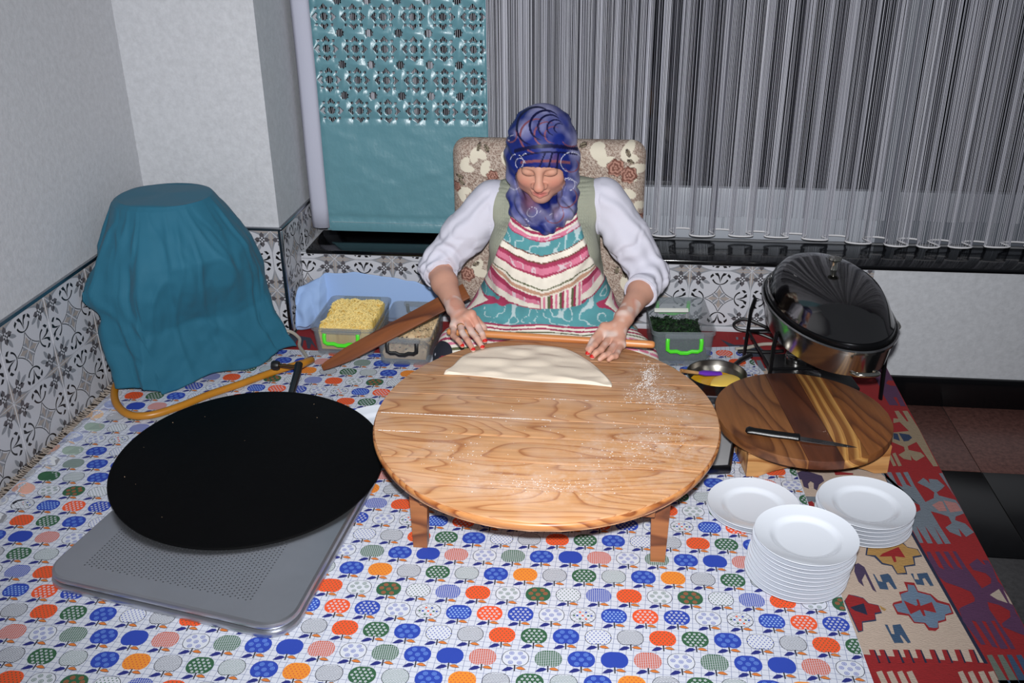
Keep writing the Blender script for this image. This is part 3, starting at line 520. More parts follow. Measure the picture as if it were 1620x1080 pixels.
def make_apple(kind):
    L=[]                                                   # (material, layer, polygon)
    def body(c,outline=None):
        if outline: L.append((AI[outline],1,OUT)); L.append((AI[c],2,apple_outline(.955)))
        else: L.append((AI[c],2,OUT))
    def disc(x,y,r,c,ly=3,n=6): L.append((AI[c],ly,[(x+r*math.cos(2*math.pi*i/n),y+r*math.sin(2*math.pi*i/n)) for i in range(n)]))
    def spots():
        return [(x,y) for x,y in ((0,.0),(-.0165,.003),(.0165,.004),(-.0085,.0145),(.0095,.0145),(-.0095,-.0125),(.009,-.013))]
    def rings(c,bg):
        for x,y in spots():
            disc(x,y,.0052,c,3,10); disc(x,y,.0041,bg,4,10); disc(x,y,.0026,c,5,8); disc(x,y,.0014,bg,6,6)
    def dots(c,r=.0019,st=.0088):
        for j in range(-3,4):
            for i in range(-4,5):
                x=i*st+(j%2)*st/2; y=j*st*.72
                if abs(x)<.0268 and abs(y)<ex(x)*.86: disc(x,y,r,c,3,4)
    def flowers(c,core,st=.0105):
        for j in range(-2,3):
            for i in range(-3,4):
                x=i*st+(j%2)*st/2; y=j*st*.8
                if abs(x)<.025 and abs(y)<ex(x)*.84:
                    L.append((AI[c],3,[(x+(.0040 if q%2==0 else .0020)*math.cos(math.pi*q/5),y+(.0040 if q%2==0 else .0020)*math.sin(math.pi*q/5)) for q in range(10)])); disc(x,y,.0011,core,4,5)
    def bars(c):
        for i in range(-5,6):
            x=i*.0047; h=ex(x)*.97
            if h>.004: L.append((AI[c],3,[(x-.00042,-h),(x+.00042,-h),(x+.00042,h),(x-.00042,h)]))
        for j in range(-4,5):
            y=j*.0047; wd=.0280*math.sqrt(max(0,1-(abs(y)/.0252)**2.2))
            if wd>.004: L.append((AI[c],4,[(-wd,y-.00042),(wd,y-.00042),(wd,y+.00042),(-wd,y+.00042)]))
    def waves(c):
        for j in range(-5,6):
            y=j*.0039; wd=.0276*math.sqrt(max(0,1-(abs(y)/.0252)**2.2)); n=int(wd/.0016)
            if n<3: continue
            xs=[-wd+2*wd*i/n for i in range(n+1)]; top=[(x,y+.0011*math.sin(x*900)+.0006) for x in xs]; L.append((AI[c],3,[(x,q-.0012) for x,q in top]+top[::-1]))
    k=kind
    if k=='gcheck': body('green'); bars('w')
    elif k=='bcheck': body('blue'); bars('w')
    elif k=='rcheck': body('rust'); bars('w')
    elif k=='bspir': body('blue'); rings('sky','blue')
    elif k=='solid': body('blue')
    elif k=='wbspir': body('w','k'); rings('blue','w')
    elif k=='wgspir': body('w','k'); rings('green','w')
    elif k=='gospir': body('green'); rings('rust','green')
    elif k=='odots': body('red'); dots('green')
    elif k=='adots': body('amber'); dots('rust')
    elif k=='wgdots': body('w','k'); dots('green')
    elif k=='wbdots': body('w','k'); dots('blue')
    elif k=='kwave': body('w','k'); waves('k')
    elif k=='gwave': body('w','k'); waves('green')
    elif k=='gflow': body('green'); flowers('w','green')
    elif k=='bflow': body('blue'); flowers('w','blue')
    elif k=='rflow': body('red'); flowers('w','red')
    elif k=='bsflow': body('blue'); flowers('sky','w',.0085)
    elif k=='harl':
        body('w','k')
        for s_ in (1,-1):
            for i in range(-3,4):
                c=i*.012; P=[(x,s_*x+c) for x in np.linspace(-.026,.026,40) if abs(s_*x+c)<ex(x)*.95]
                if len(P)>2: L.append((AI['k'],3,[(P[0][0]-.0004,P[0][1]),(P[0][0]+.0004,P[0][1]),(P[-1][0]+.0004,P[-1][1]),(P[-1][0]-.0004,P[-1][1])]))
        for q,(x,y) in enumerate(((0,0),(-.012,0),(.012,0),(-.006,.011),(.007,.011),(-.006,-.011),(.007,-.011),(.019,.0),(-.019,0))): disc(x,y,.0027,('red','blue','green')[q%3],4,8)
    # stem and two leaves below
    L.append((AI['k'],4,[(-.0016,-.0195),(.0014,-.0195),(.0014,-.0375),(-.0012,-.0375)]))
    lf=[(0,0),(.006,.0036),(.012,.0042),(.0175,.0012),(.0225,-.0030),(.015,-.0040),(.007,-.0030)]
    L.append((AI['leaf'],3,[(-.0015-x*1.1,-.0300+y*1.5-x*.15) for x,y in lf])); L.append((AI['k'],3,[(.0012+x*1.0,-.0285+y*1.25) for x,y in lf])); L.append((AI['gold'],4,[(.0022+x*.90,-.0285+y*.92) for x,y in lf]))
    out=[]
    for mi_,ly,P in L:
        ar=sum(P[i-1][0]*P[i][1]-P[i][0]*P[i-1][1] for i in range(len(P)))
        out.append((mi_,ly,P if ar>0 else P[::-1]))
    return out
ROWS=[['gcheck','bspir','solid','rcheck','wbspir'],['gflow','gwave','bspir','adots','kwave'],['wgdots','bcheck','odots','wgspir','gospir'],['rflow','bflow','wbspir','harl','bsflow'],['kwave','odots','gflow','bspir','wbdots']]
AP={k:make_apple(k) for r in ROWS for k in r}
def right_edge(y): return .545-.0444*(y-1.55) if y<2.3 else .512-.016*(y-2.3)/.6 if y<2.9 else .50-.3*(y-2.9)
cb=MB(); nx,ny=90,110
xs_,ys_=np.linspace(0,1,nx),np.linspace(.62,1,ny)
V=[]
for i in range(nx):
    for j in range(ny):
        y=.70+(j/(ny-1))*2.24; y+= (j/(ny-1))**6*.17*max(0,min(1,(i/(nx-1)-.5)*2)); xr=right_edge(y); x=-1.585+(xr+1.585)*i/(nx-1); V.append((x,y,0))
V=np.array(V); V[:,2]=cloth_h(V[:,0],V[:,1])
cb.add(V,gridfaces(nx,ny),0)
import collections
TH_,PX,PY=math.radians(2.2),.0682,.0672; cth,sth=math.cos(TH_),math.sin(TH_)
for r in range(-20,26):
    row=ROWS[(-r)%5]
    for c in range(-20,20):
        lx=(c+.5*(r%2))*PX; ly_=r*PY; x=-.56+lx*cth-ly_*sth; y=1.862+lx*sth+ly_*cth
        x+=.006*math.sin(y*3+1); y+=.006*math.sin(x*4.0)
        if y<.85 or y>3.1 or x<-1.60 or x>.62: continue
        if y>2.93 and x<.2: continue
        for mi_,ly,P in AP[row[(c+ (r//2)*2)%5]]:
            Q=[(x+px*cth-py*sth,y+px*sth+py*cth) for px,py in P]
            e=right_edge(y); 
            if x+.03>e: Q=clip(Q,0,e-.0015,1)
            if x-.03<-1.585: Q=clip(Q,0,-1.583,-1)
            if y+.03>2.935 and x<.1: Q=clip(Q,1,2.935,1)
            if len(Q)<3: continue
            q=np.array(Q); z=cloth_h(q[:,0],q[:,1])+.00035+.00012*ly
            cb.add(np.column_stack([q,z]),[tuple(range(len(Q)))],mi_+(NA if x<-1.522 and y<2.65 else 0))
tcl=cb.build('tablecloth',AM,smooth=False); tag(tcl,'white checked tablecloth printed with rows of coloured apples on the rug','tablecloth')
# ================================================================== woods
def wood(name,c1,c2,c3,freq=26,grain='X',rough=.45,flour=False,warp=.9,coat=0):
    m=bpy.data.materials.new(name); m.use_nodes=True; nt=m.node_tree; N=nt.nodes.new; Lk=nt.links.new; b=nt.nodes['Principled BSDF']
    b.inputs['Roughness'].default_value=rough; b.inputs['Coat Weight'].default_value=coat; b.inputs['Coat Roughness'].default_value=.3
    g=N('ShaderNodeNewGeometry'); oi=N('ShaderNodeObjectInfo'); ml=N('ShaderNodeMath'); ml.operation='MULTIPLY'; ml.inputs[1].default_value=37; Lk(oi.outputs['Random'],ml.inputs[0])
    tc=N('ShaderNodeTexCoord'); mp=N('ShaderNodeMapping'); mp.inputs['Scale'].default_value=(1,4.5,4.5) if grain=='X' else (4.5,1,4.5); Lk(tc.outputs['Object'],mp.inputs[0])
    cb_=N('ShaderNodeCombineXYZ'); Lk(ml.outputs[0],cb_.inputs[0]); Lk(ml.outputs[0],cb_.inputs[2]); Lk(cb_.outputs[0],mp.inputs['Location'])
    n=N('ShaderNodeTexNoise'); n.inputs['Scale'].default_value=warp; n.inputs['Detail'].default_value=2; Lk(mp.outputs[0],n.inputs['Vector'])
    mu=N('ShaderNodeMath'); mu.operation='MULTIPLY'; mu.inputs[1].default_value=freq; Lk(n.outputs[0],mu.inputs[0])
    fr_=N('ShaderNodeMath'); fr_.operation='FRACT'; Lk(mu.outputs[0],fr_.inputs[0])
    rp=N('ShaderNodeValToRGB'); e=rp.color_ramp.elements; e[0].position=0; e[0].color=lin(c1); e[1].position=1; e[1].color=lin(c1)
    for p,c in ((.40,c1),(.74,c2),(.89,c3),(.94,c2)):
        q=e.new(p); q.color=lin(c)
    Lk(fr_.outputs[0],rp.inputs[0])
    n2=N('ShaderNodeTexNoise'); n2.inputs['Scale'].default_value=7; n2.inputs['Detail'].default_value=5; mp2=N('ShaderNodeMapping'); mp2.inputs['Scale'].default_value=(1,14,14) if grain=='X' else (14,1,14); Lk(tc.outputs['Object'],mp2.inputs[0]); Lk(mp2.outputs[0],n2.inputs['Vector'])
    mr=N('ShaderNodeMapRange'); mr.inputs[1].default_value=.3; mr.inputs[2].default_value=.7; mr.inputs[3].default_value=.82; mr.inputs[4].default_value=1.12; Lk(n2.outputs[0],mr.inputs[0])
    hs=N('ShaderNodeHueSaturation'); Lk(rp.outputs[0],hs.inputs['Color']); Lk(mr.outputs[0],hs.inputs['Value']); col=hs.outputs[0]
    if flour:   # dusting of flour lying on the boards
        tot=None
        for cx,cy,rx,ry,a in ((.10,2.42,.045,.11,1.0),(.135,2.30,.06,.05,.8),(.06,2.03,.16,.09,.45),(-.12,1.86,.20,.07,.5),(.16,2.15,.09,.2,.35),(-.40,1.98,.1,.06,.25)):
            mp3=N('ShaderNodeMapping'); mp3.vector_type='POINT'; mp3.inputs['Location'].default_value=(-cx/rx,-cy/ry,0); mp3.inputs['Scale'].default_value=(1/rx,1/ry,0); Lk(g.outputs['Position'],mp3.inputs[0])
            ln=N('ShaderNodeVectorMath'); ln.operation='LENGTH'; Lk(mp3.outputs[0],ln.inputs[0])
            m2=N('ShaderNodeMapRange'); m2.inputs[1].default_value=1.6; m2.inputs[2].default_value=.0; m2.inputs[3].default_value=0; m2.inputs[4].default_value=a; Lk(ln.outputs['Value'],m2.inputs[0])
            if tot is None: tot=m2.outputs[0]
            else:
                ad=N('ShaderNodeMath'); Lk(tot,ad.inputs[0]); Lk(m2.outputs[0],ad.inputs[1]); tot=ad.outputs[0]
        n4=N('ShaderNodeTexNoise'); n4.inputs['Scale'].default_value=38; n4.inputs['Detail'].default_value=8; n4.inputs['Roughness'].default_value=.75; Lk(g.outputs['Position'],n4.inputs['Vector'])
        m4=N('ShaderNodeMapRange'); m4.inputs[1].default_value=.46; m4.inputs[2].default_value=.66; Lk(n4.outputs[0],m4.inputs[0])
        pr_=N('ShaderNodeMath'); pr_.operation='MULTIPLY'; pr_.use_clamp=True; Lk(tot,pr_.inputs[0]); Lk(m4.outputs[0],pr_.inputs[1])
        a5=N('ShaderNodeMath'); a5.operation='ADD'; a5.use_clamp=True; n5=N('ShaderNodeTexNoise'); n5.inputs['Scale'].default_value=9; Lk(g.outputs['Position'],n5.inputs['Vector']); m5=N('ShaderNodeMapRange'); m5.inputs[1].default_value=.45; m5.inputs[2].default_value=.75; m5.inputs[3].default_value=.02; m5.inputs[4].default_value=.28; Lk(n5.outputs[0],m5.inputs[0]); Lk(m5.outputs[0],a5.inputs[0]); Lk(pr_.outputs[0],a5.inputs[1])
        mx=N('ShaderNodeMix'); mx.data_type='RGBA'; mx.inputs[7].default_value=lin((226,208,196)); Lk(a5.outputs[0],mx.inputs[0]); Lk(col,mx.inputs[6]); col=mx.outputs[2]
    Lk(col,b.inputs['Base Color'])
    bp=N('ShaderNodeBump'); bp.inputs['Strength'].default_value=.15; bp.inputs['Distance'].default_value=.001; Lk(n2.outputs[0],bp.inputs['Height']); Lk(bp.outputs[0],b.inputs['Normal'])
    return m
PINE=wood('floured pine',(208,154,106),(200,143,94),(166,104,60),34,flour=True); PINE_EDGE=wood('varnished pine',(198,134,78),(166,98,48),(130,70,32),18,coat=.3); LEGW=wood('old pine leg',(150,94,54),(122,70,38),(96,54,30),14,coat=.2)
# ---- round table
TC=(-.163,2.176,.222); RX,RY=.437,.468
tb=empty('round_table',(TC[0],TC[1],.002)); tag(tb,'low round pine table dusted with flour, standing on the apple tablecloth','table')
def oval_slice(y0,y1,rx,ry,n=20):
    def arc(s): 
        out=[]
        for i in range(n+1):
            y=y0+(y1-y0)*i/n; out.append((s*rx*math.sqrt(max(0,1-(y/ry)**2)),y))
        return out
    P=arc(1)+arc(-1)[::-1]; Q=[]
    for p in P:
        if not Q or math.hypot(p[0]-Q[-1][0],p[1]-Q[-1][1])>1e-4: Q.append(p)
    if math.hypot(Q[0][0]-Q[-1][0],Q[0][1]-Q[-1][1])<1e-4: Q.pop()
    return Q
for a,b_ in zip((-.468,-.345,-.235,-.118,-.028,.085,.195,.32),(-.345,-.235,-.118,-.028,.085,.195,.32,.468)):
    g0=.0006; MB().prism(oval_slice(a+(g0 if a>-.46 else 0),b_-(g0 if b_<.46 else 0),RX,RY),TC[2]-.026-.002,TC[2]-.002,0,bev=.0035 if False else .0012).build('plank',[PINE],tb,auto=30)
# rounded edge band
n=96; V=[];Fc=[]; prof=[(-.002,-.004),(.0030,-.006),(.0050,-.012),(.0030,-.020),(-.002,-.0265)]
for i in range(n):
    a=2*math.pi*i/n
    for dr,dz in prof: V.append(((RX+dr)*math.cos(a),(RY+dr)*math.sin(a),TC[2]-.002+dz+.001))
kk=len(prof)
for i in range(n):
    j=(i+1)%n
    for q in range(kk-1): Fc.append((i*kk+q,j*kk+q,j*kk+q+1,i*kk+q+1))
npmesh('edge_band',V,np.array(Fc)[:,::-1],PINE_EDGE,tb)
for sx in (-.248,.252):
    MB().box(sx-.022,sx+.022,-.33,.33,TC[2]-.026-.046,TC[2]-.0285,bev=.004).build('batten',LEGW,tb)
    for sy in (-.268,.268):
        b_=MB(); w1,w0=.023,.017; t=.014; sgn=1 if sy>0 else -1; cx=sx+(-.034 if sx<0 else .036)
        zt=TC[2]-.030; V=[]
        for z,wd,oy in ((0.001,w0,.012*sgn),(zt*.5,.020,.006*sgn),(zt,w1,0)):
            for dx,dy in ((-wd,-t),(wd,-t),(wd,t),(-wd,t)): V.append((cx+dx,sy+dy+oy,z))
        b_.add(V,[(3,2,1,0),(8,9,10,11)]+[(k*4+i,k*4+(i+1)%4,k*4+4+(i+1)%4,k*4+4+i) for k in (0,1) for i in range(4)]); b_.build('leg',LEGW,tb,smooth=False)
# ---- loose flour on the table
fv=MB()
for cx,cy,rx,ry,n_,tilt in ((.10,2.40,.022,.10,620,-.25),(.135,2.30,.045,.04,200,0),(.05,2.02,.10,.06,130,.5),(-.13,1.85,.13,.03,150,0),(-.36,1.97,.08,.05,60,0),(.14,2.12,.06,.12,110,0),(-.1,2.1,.25,.2,90,0)):
    for _ in range(n_):
        x=random.gauss(0,1)*rx*.6; y=random.gauss(0,1)*ry*.6; x,y=cx+x*math.cos(tilt)-y*math.sin(tilt)+(.6*((y/ry)**2)*-rx if rx==.022 else 0),cy+x*math.sin(tilt)+y*math.cos(tilt)
        if ((x-TC[0])/RX)**2+((y-TC[1])/RY)**2>.93: continue
        r=random.uniform(.0006,.0024); h=r*.45; z=TC[2]-.0002; k=[(x+r*math.cos(q*1.2566+.3)*random.uniform(.6,1.2),y+r*math.sin(q*1.2566+.3)*random.uniform(.6,1.2),z) for q in range(5)]
        fv.add(k+[(x,y,z+h)],[(q,(q+1)%5,5) for q in range(5)])
for yy,x0,x1,nn in ((TC[1]-.028,-.59,-.15,420),(TC[1]-.118,-.575,-.47,90),(TC[1]+.085,-.2,.1,60)):
    for _ in range(nn):
        x=random.uniform(x0,x1); y=yy+random.gauss(0,.0009); r=random.uniform(.0005,.0016); z=TC[2]-.0002; k=[(x+r*2.2*math.cos(q*1.2566),y+r*.8*math.sin(q*1.2566),z) for q in range(5)]; fv.add(k+[(x,y,z+r*.4)],[(q,(q+1)%5,5) for q in range(5)])
tag(fv.build('flour',mat('white flour',(240,236,232),.95),smooth=False),'loose white flour scattered over the round table','flour',kind='stuff')
# ---- folded dough sheet
def dough():
    B0=atz(703,592,.223);B1=atz(967,612,.223); top=[atz(*p,.223) for p in ((703,592),(716,580),(735,562),(770,551),(810,547),(850,546),(895,552),(930,570),(955,592),(967,606),(967,612))]
    T=np.array(catmull(top,10)); n=len(T); B=B0[None]+(B1-B0)[None]*np.linspace(0,1,n)[:,None]; B[:,1]+=.004*np.sin(np.linspace(0,9,n)); m=46
    s=np.linspace(0,1,m)[None,:,None]; G=B[:,None]*(1-s)+T[:,None]*s; P=G.reshape(-1,3).copy()
    e=np.minimum(np.minimum(np.linspace(0,1,m)[None]*9,(1-np.linspace(0,1,m)[None])*9),np.minimum(np.arange(n)[:,None],n-1-np.arange(n)[:,None])*.35).clip(0,1).ravel()
    wv=vnoise(P*np.array([1,1.9,0]),15,3); wr=np.abs(vnoise(P*np.array([1,2.2,0]),11,5))
    P[:,2]=TC[2]+.0008+e*(.0045+.0055*np.clip(wv,-.3,1)+.004*wr)
    Q=P.copy(); Q[:,2]=TC[2]-.0003
    Fg=gridfaces(n,m); return P,Fg
P,Fg=dough(); d=npmesh('dough_sheet',P,Fg[:,::-1],mat('raw dough',(232,216,196),.75,bump=.15,bscale=120,var=.04,vscale=30)); md=d.modifiers.new('thick','SOLIDIFY'); md.thickness=.0016
tag(d,'thin folded sheet of raw dough lying on the round table','dough')
# ---- long thin rolling pin
p0=np.array([-.500,2.635,.2345]); p1=np.array([.123,2.597,.2345]); dv=(p1-p0); n_=26
rp_=MB().tube([p0+dv*t for t in (0,.004,.012,.05,.2,.4,.6,.8,.95,.988,.996,1)],[.0055,.009,.0108,.0115,.0112,.0108,.0108,.0112,.0118,.0112,.009,.005],14).build('rolling_pin',wood('waxed stick wood',(206,134,76),(186,112,58),(160,92,46),10,coat=.4))
tag(rp_,'long thin wooden rolling pin under both hands at the table edge','rolling pin')
# ================================================================== plates
PL=mat('white glazed porcelain',(226,230,238),.12,spec=.5,coat=.3)
prof=[(0,.0035),(.062,.0035),(.071,.0055),(.0765,.0105),(.084,.0130),(.113,.0180),(.1148,.0190),(.1152,.0176),(.1135,.0160),(.084,.0108),(.0745,.0062),(.066,.0018),(.064,0),(.058,0),(.056,.0015),(0,.0015)]
pm=MB().lathe(prof[::-1],72).mesh('plate',PL,auto=60)
def stack(cx,cy,z,n,pitch,lab,grp,jit=.0022,names=None,drift=(0,0)):
    for i in range(n):
        o=link('dinner_plate',pm); f=i/max(n-1,1); o.location=(cx+random.uniform(-jit,jit)+drift[0]*f,cy+random.uniform(-jit,jit)+drift[1]*f,z+i*pitch); o.rotation_euler=(0,0,random.random()*6)
        od=('first','second','third','fourth','fifth','sixth','seventh','eighth','ninth','tenth')[i]
        if i==n-1: tag(o,lab[0],'plate')
        elif i==0: tag(o,lab[2],'plate')
        else: tag(o,lab[1]%od,'plate',grp)
stack(.440,1.862,.003,10,.0108,('white porcelain plate on top of the tallest plate stack','white porcelain plate, %s from the bottom of the tallest plate stack','white porcelain plate at the bottom of the tallest stack'),'plates inside the tallest stack',drift=(.012,.003))
stack(.634,2.083,-.001,6,.0108,('white porcelain plate topping the stack on the bare kilim','white porcelain plate, %s from the bottom of the stack on the bare kilim','white porcelain plate at the bottom of the stack on the bare kilim'),'plates inside the kilim stack')
stack(.372,2.108,.003,2,.0110,('white porcelain plate, upper of a pair on the tablecloth','',"white porcelain plate, lower of a pair on the tablecloth"),'')
o=link('dinner_plate',pm); o.location=(-.682,2.430,.003); tag(o,'white porcelain plate half hidden between black griddle and round table','plate')
# ================================================================== griddle, tray, gas
ALU=mat('scratched aluminium',(188,190,196),.36,metal=.95,bump=.12,bscale=70,var=.12,vscale=6)
def rounded_quad(C,rads,n=8):
    out=[]; m=len(C)
    for i in range(m):
        p=Vector(C[i]); a=(Vector(C[i-1])-p).normalized(); b=(Vector(C[(i+1)%m])-p).normalized(); ang=a.angle(b); r=rads; d=r/math.tan(ang/2)
        c=p+(a+b).normalized()*(r/math.sin(ang/2)); s=p+a*d-c; e=p+b*d-c; a0=math.atan2(s.y,s.x); a1=math.atan2(e.y,e.x)
        while a1<a0: a1+=2*math.pi
        if a1-a0>math.pi: a1-=2*math.pi
        for k in range(n+1):
            t=a0+(a1-a0)*k/n; out.append((c.x+r*math.cos(t),c.y+r*math.sin(t)))
    return out
Q=[(-1.285,1.650),(-.655,1.522),(-.612,2.18),(-1.19,2.24)]
def shrink(Q,f): c=np.mean(Q,0); return [tuple(c+(np.array(q)-c)*f) for q in Q]
ty=empty('perforated_tray',(0,0,.0045)); tag(ty,'perforated aluminium baking tray lying upside down under the black griddle','tray')
MB().prism(rounded_quad(Q,.065),.0,.016,bev=.005).build('lower_lip',ALU,ty)
MB().prism(rounded_quad(shrink(Q,.975),.062),.0155,.018).build('seam',mat('grimy seam',(38,34,32),.8),ty)
hb=MB(); holes_=[]; Qa=[np.array(q) for q in shrink(Q,1)]
for i in range(46):
    for j in range(52):
        u=.13+.68*i/45; v=.10+.80*(j+.5*(i%2))/52
        if u>.30+.70*v and False: continue
        p=(Qa[0]*(1-u)+Qa[1]*u)*(1-v)+(Qa[3]*(1-u)+Qa[2]*u)*v; r=.0021
        holes_.append([(p[0]+r*math.cos(k*math.pi/3),p[1]+r*math.sin(k*math.pi/3)) for k in range(6)])
        hb.add([(x,y,z) for z in (.036,.030) for x,y in holes_[-1]],[(k,(k+1)%6,6+(k+1)%6,6+k) for k in range(6)])
h=hb.build('perforations',ALU,ty,smooth=False); h['kind']='stuff'          # the walls of the punched holes
sb_=MB().prism(rounded_quad(shrink(Q,.992),.065),.0178,.036,bev=.008); nq=len(sb_.f[1]); topl=[sb_.v[i][:2] for i in sb_.f[1]]; sb_.f=sb_.f[2:]; sb_.m=sb_.m[2:]
vs_=[Vector(q) for q in topl]; es_=[(i,(i+1)%nq) for i in range(nq)]; own=[-1]*nq
for hi_,P_ in enumerate(holes_):
    o_=len(vs_); vs_+=[Vector(q) for q in P_]; es_+=[(o_+i,o_+(i+1)%6) for i in range(6)]; own+=[hi_]*6
rc_=mgeo.delaunay_2d_cdt(vs_,es_,[],0,1e-6); ow=[own[l[0]] if l else -1 for l in rc_[3]]
sb_.add([(q[0],q[1],.036) for q in rc_[0]],[tuple(f) for f in rc_[2] if not (ow[f[0]]>=0 and ow[f[0]]==ow[f[1]]==ow[f[2]])])
sb_.build('sheet',ALU,ty)
# convex black griddle
gc=Vector((-.953,2.122,.070)); nrm=Vector((.031,-.052,1)).normalized(); rotg=Vector((0,0,1)).rotation_difference(nrm).to_matrix()
gr=empty('sheet_griddle',gc); tag(gr,'large black convex iron griddle tilted over the aluminium tray','griddle'); RG=.357
prof=[(RG*t,.030*(1-t**2.0)) for t in (0,.1,.2,.3,.4,.5,.6,.7,.8,.88,.94,.975)]+[(RG*.992,.0012),(RG,-.001),(RG*.998,-.0045),(RG*.985,-.005),(RG*.6,.012),(0,.024)]
GM=mat('seasoned black iron',(5,5,6),.62,bump=.25,bscale=45,var=.3,vscale=9,spec=.08)
MB().lathe(prof[::-1],112,rot=rotg).build('griddle_plate',GM,gr)
ck=MB()
for _ in range(9):
    a=random.random()*6.28; r=RG*math.sqrt(random.random())*.9; p=rotg@Vector((r*math.cos(a),r*math.sin(a),.030*(1-(r/RG)**2)+.0004)); s=random.uniform(.0008,.0018)
    ck.add([(p.x+s*math.cos(k*1.57),p.y+s*math.sin(k*1.57),p.z+.0004) for k in range(4)]+[(p.x,p.y,p.z+s)],[(k,(k+1)%4,4) for k in range(4)])
c_=ck.build('crumbs',mat('pale crumbs',(190,160,130),.9),gr,smooth=False); c_['kind']='stuff'
bn=empty('gas_burner',(-.955,2.24,.0412)); tag(bn,'black ring gas burner under the iron griddle with pipe towards the hose','burner'); IRON=mat('burner iron',(20,20,22),.5,metal=.6)
MB().tube([(.16*math.cos(k*math.pi/12),.16*math.sin(k*math.pi/12),.006) for k in range(24)],.006,8,closed=True).build('burner_ring',IRON,bn)
for k in range(3):
    a=k*2.094+.5; MB().box(.155*math.cos(a)-.01,.155*math.cos(a)+.01,.155*math.sin(a)-.01,.155*math.sin(a)+.01,.0,.012,bev=.002).build('foot',IRON,bn)
MB().tube([(.0,.14,.006),(-.02,.30,.008),(-.035,.41,.022),(-.040,.448,.035)],[.010,.011,.0125,.0125],12).build('mixing_pipe',mat('black pipe',(22,22,24),.35),bn)
# hose with valve
HO=mat('amber gas hose',(176,116,28),.38,var=.12,vscale=20)
hp=[(-1.004,2.700,.060),(-.988,2.742,.058),(-.990,2.792,.040),(-1.02,2.812,.020),(-1.105,2.742,.0155),(-1.18,2.652,.0155),(-1.255,2.570,.0155),(-1.32,2.482,.0155),(-1.385,2.425,.0155),(-1.45,2.425,.0155),(-1.515,2.480,.0190),(-1.560,2.560,.0245),(-1.585,2.655,.0220),(-1.59,2.74,.025),(-1.575,2.80,.06),(-1.555,2.84,.09)]
ho=empty('gas_hose',(-1.2,2.6,.003)); tag(ho,'amber rubber gas hose looping around the draped gas bottle to a valve','hose')
sub=lambda P:[np.array(p)-np.array([-1.2,2.6,.003]) for p in P]
MB().tube(sub(catmull(hp,9)),.0118,12).build('hose_tube',HO,ho)
vv=MB().tube(sub([(-1.008,2.690,.060),(-1.001,2.706,.061)]),.0125,12).build('valve_body',mat('worn brass',(120,94,64),.35,metal=1),ho)
MB().tube(sub([(-1.005,2.697,.060),(-1.065,2.700,.062)]),[.007,.006],10).build('valve_stem',mat('worn brass'),vv)
MB().lathe([(0,-.012),(.013,-.012),(.0155,-.006),(.0155,.006),(.013,.012),(0,.012)],14,c=sub([(-1.078,2.700,.062)])[0],rot=Matrix.Rotation(math.pi/2,3,'Y')).build('valve_knob',mat('black valve knob',(18,18,20),.45),vv)
# ---- gas bottle under a teal cloth
cyc=(-1.425,2.86)
gb=empty('gas_bottle',(cyc[0],cyc[1],.003)); tag(gb,'grey metal gas bottle hidden under the teal cloth','gas bottle')
MB().lathe([(0,0),(.10,0),(.105,.012),(.105,.03),(.125,.05),(.13,.09),(.13,.31),(.118,.37),(.08,.40),(.03,.41),(.03,.43),(0,.43)],40).build('body',mat('grey bottle paint',(112,114,118),.45,var=.1),gb)
MB().lathe([(.075,.395),(.085,.395),(.095,.47),(.088,.47),(.078,.40)],32).build('collar',mat('grey bottle paint'),gb)
rings=[(311,186,328),(318,180,333),(334,178,344),(360,172,362),(400,164,388),(450,160,406),(500,170,412),(545,184,424),(585,198,444),(612,206,460)]
Yc=2.76; nA=220; rows=[]
a=np.linspace(0,2*np.pi,nA,endpoint=False)
def ring_at(t):
    i=min(int(t),len(rings)-2); f=t-i; return [rings[i][k]*(1-f)+rings[i+1][k]*f for k in range(3)]
ts=np.linspace(0,len(rings)-1,84); zt=None
def gauss(x,s): x=(x+np.pi)%(2*np.pi)-np.pi; return np.exp(-(x/s)**2)
for q,t in enumerate(ts):
    v,ul,ur=ring_at(t); Lp=aty(ul,v,Yc); Rp=aty(ur,v,Yc); cx=(Lp[0]+Rp[0])/2; r=(Rp[0]-Lp[0])/2; z=(Lp[2]+Rp[2])/2
    if zt is None: zt=z
    g=min(1,max(0,(zt-z)/.5)); ry=r*(.92+.06*g)
    fold=1+g*(.030*np.sin(5*a+.6)+.022*np.sin(9*a+2.1+1.5*g)+.012*np.sin(15*a+4*g))
    ge=min(1,g*2.0)
    fold+= .075*ge*gauss(a+1.70-.20*g,.085)-.06*ge*gauss(a+1.95-.2*g,.11)+.07*ge*gauss(a+2.30-.05*g,.09)-.05*ge*gauss(a+1.42-.3*g,.10)+.06*ge*gauss(a+1.15-.35*g,.10)-.05*ge*gauss(a+.88-.3*g,.11)+.055*ge*gauss(a+.55-.25*g,.10)-.04*ge*gauss(a+2.62,.1)
    zz=np.full(nA,z); wdw=math.exp(-((z-.285)/.055)**2)
    fold+=.42*wdw*gauss(a+2.50,.15)-.16*math.exp(-((z-.205)/.03)**2)*gauss(a+2.45,.2)   # pointed fold on the wall side
    x=cx+r*fold*np.cos(a); y=Yc+ry*fold*np.sin(a)+.02
    x=np.maximum(x,XL+.012); y=np.minimum(y,YP-.018)
    rows.append(np.stack([x,y,zz],1))
rows=np.array(rows)
la,lb=np.array([-1.47,2.515]),np.array([-1.085,2.875]); ld=(lb-la)/np.linalg.norm(lb-la); ln_=np.array([ld[1],-ld[0]])   # the hose keeps the hem back here
dl_=(rows[:,:,:2]-la)@ln_; kk_=np.clip((rows[:1,:,2:].mean()-rows[:,:,2]-.18)/.25,0,1); rows[:,:,:2]-=(np.clip(dl_,0,None)*kk_)[:,:,None]*ln_
zmin=rows[-1,:,2].mean()
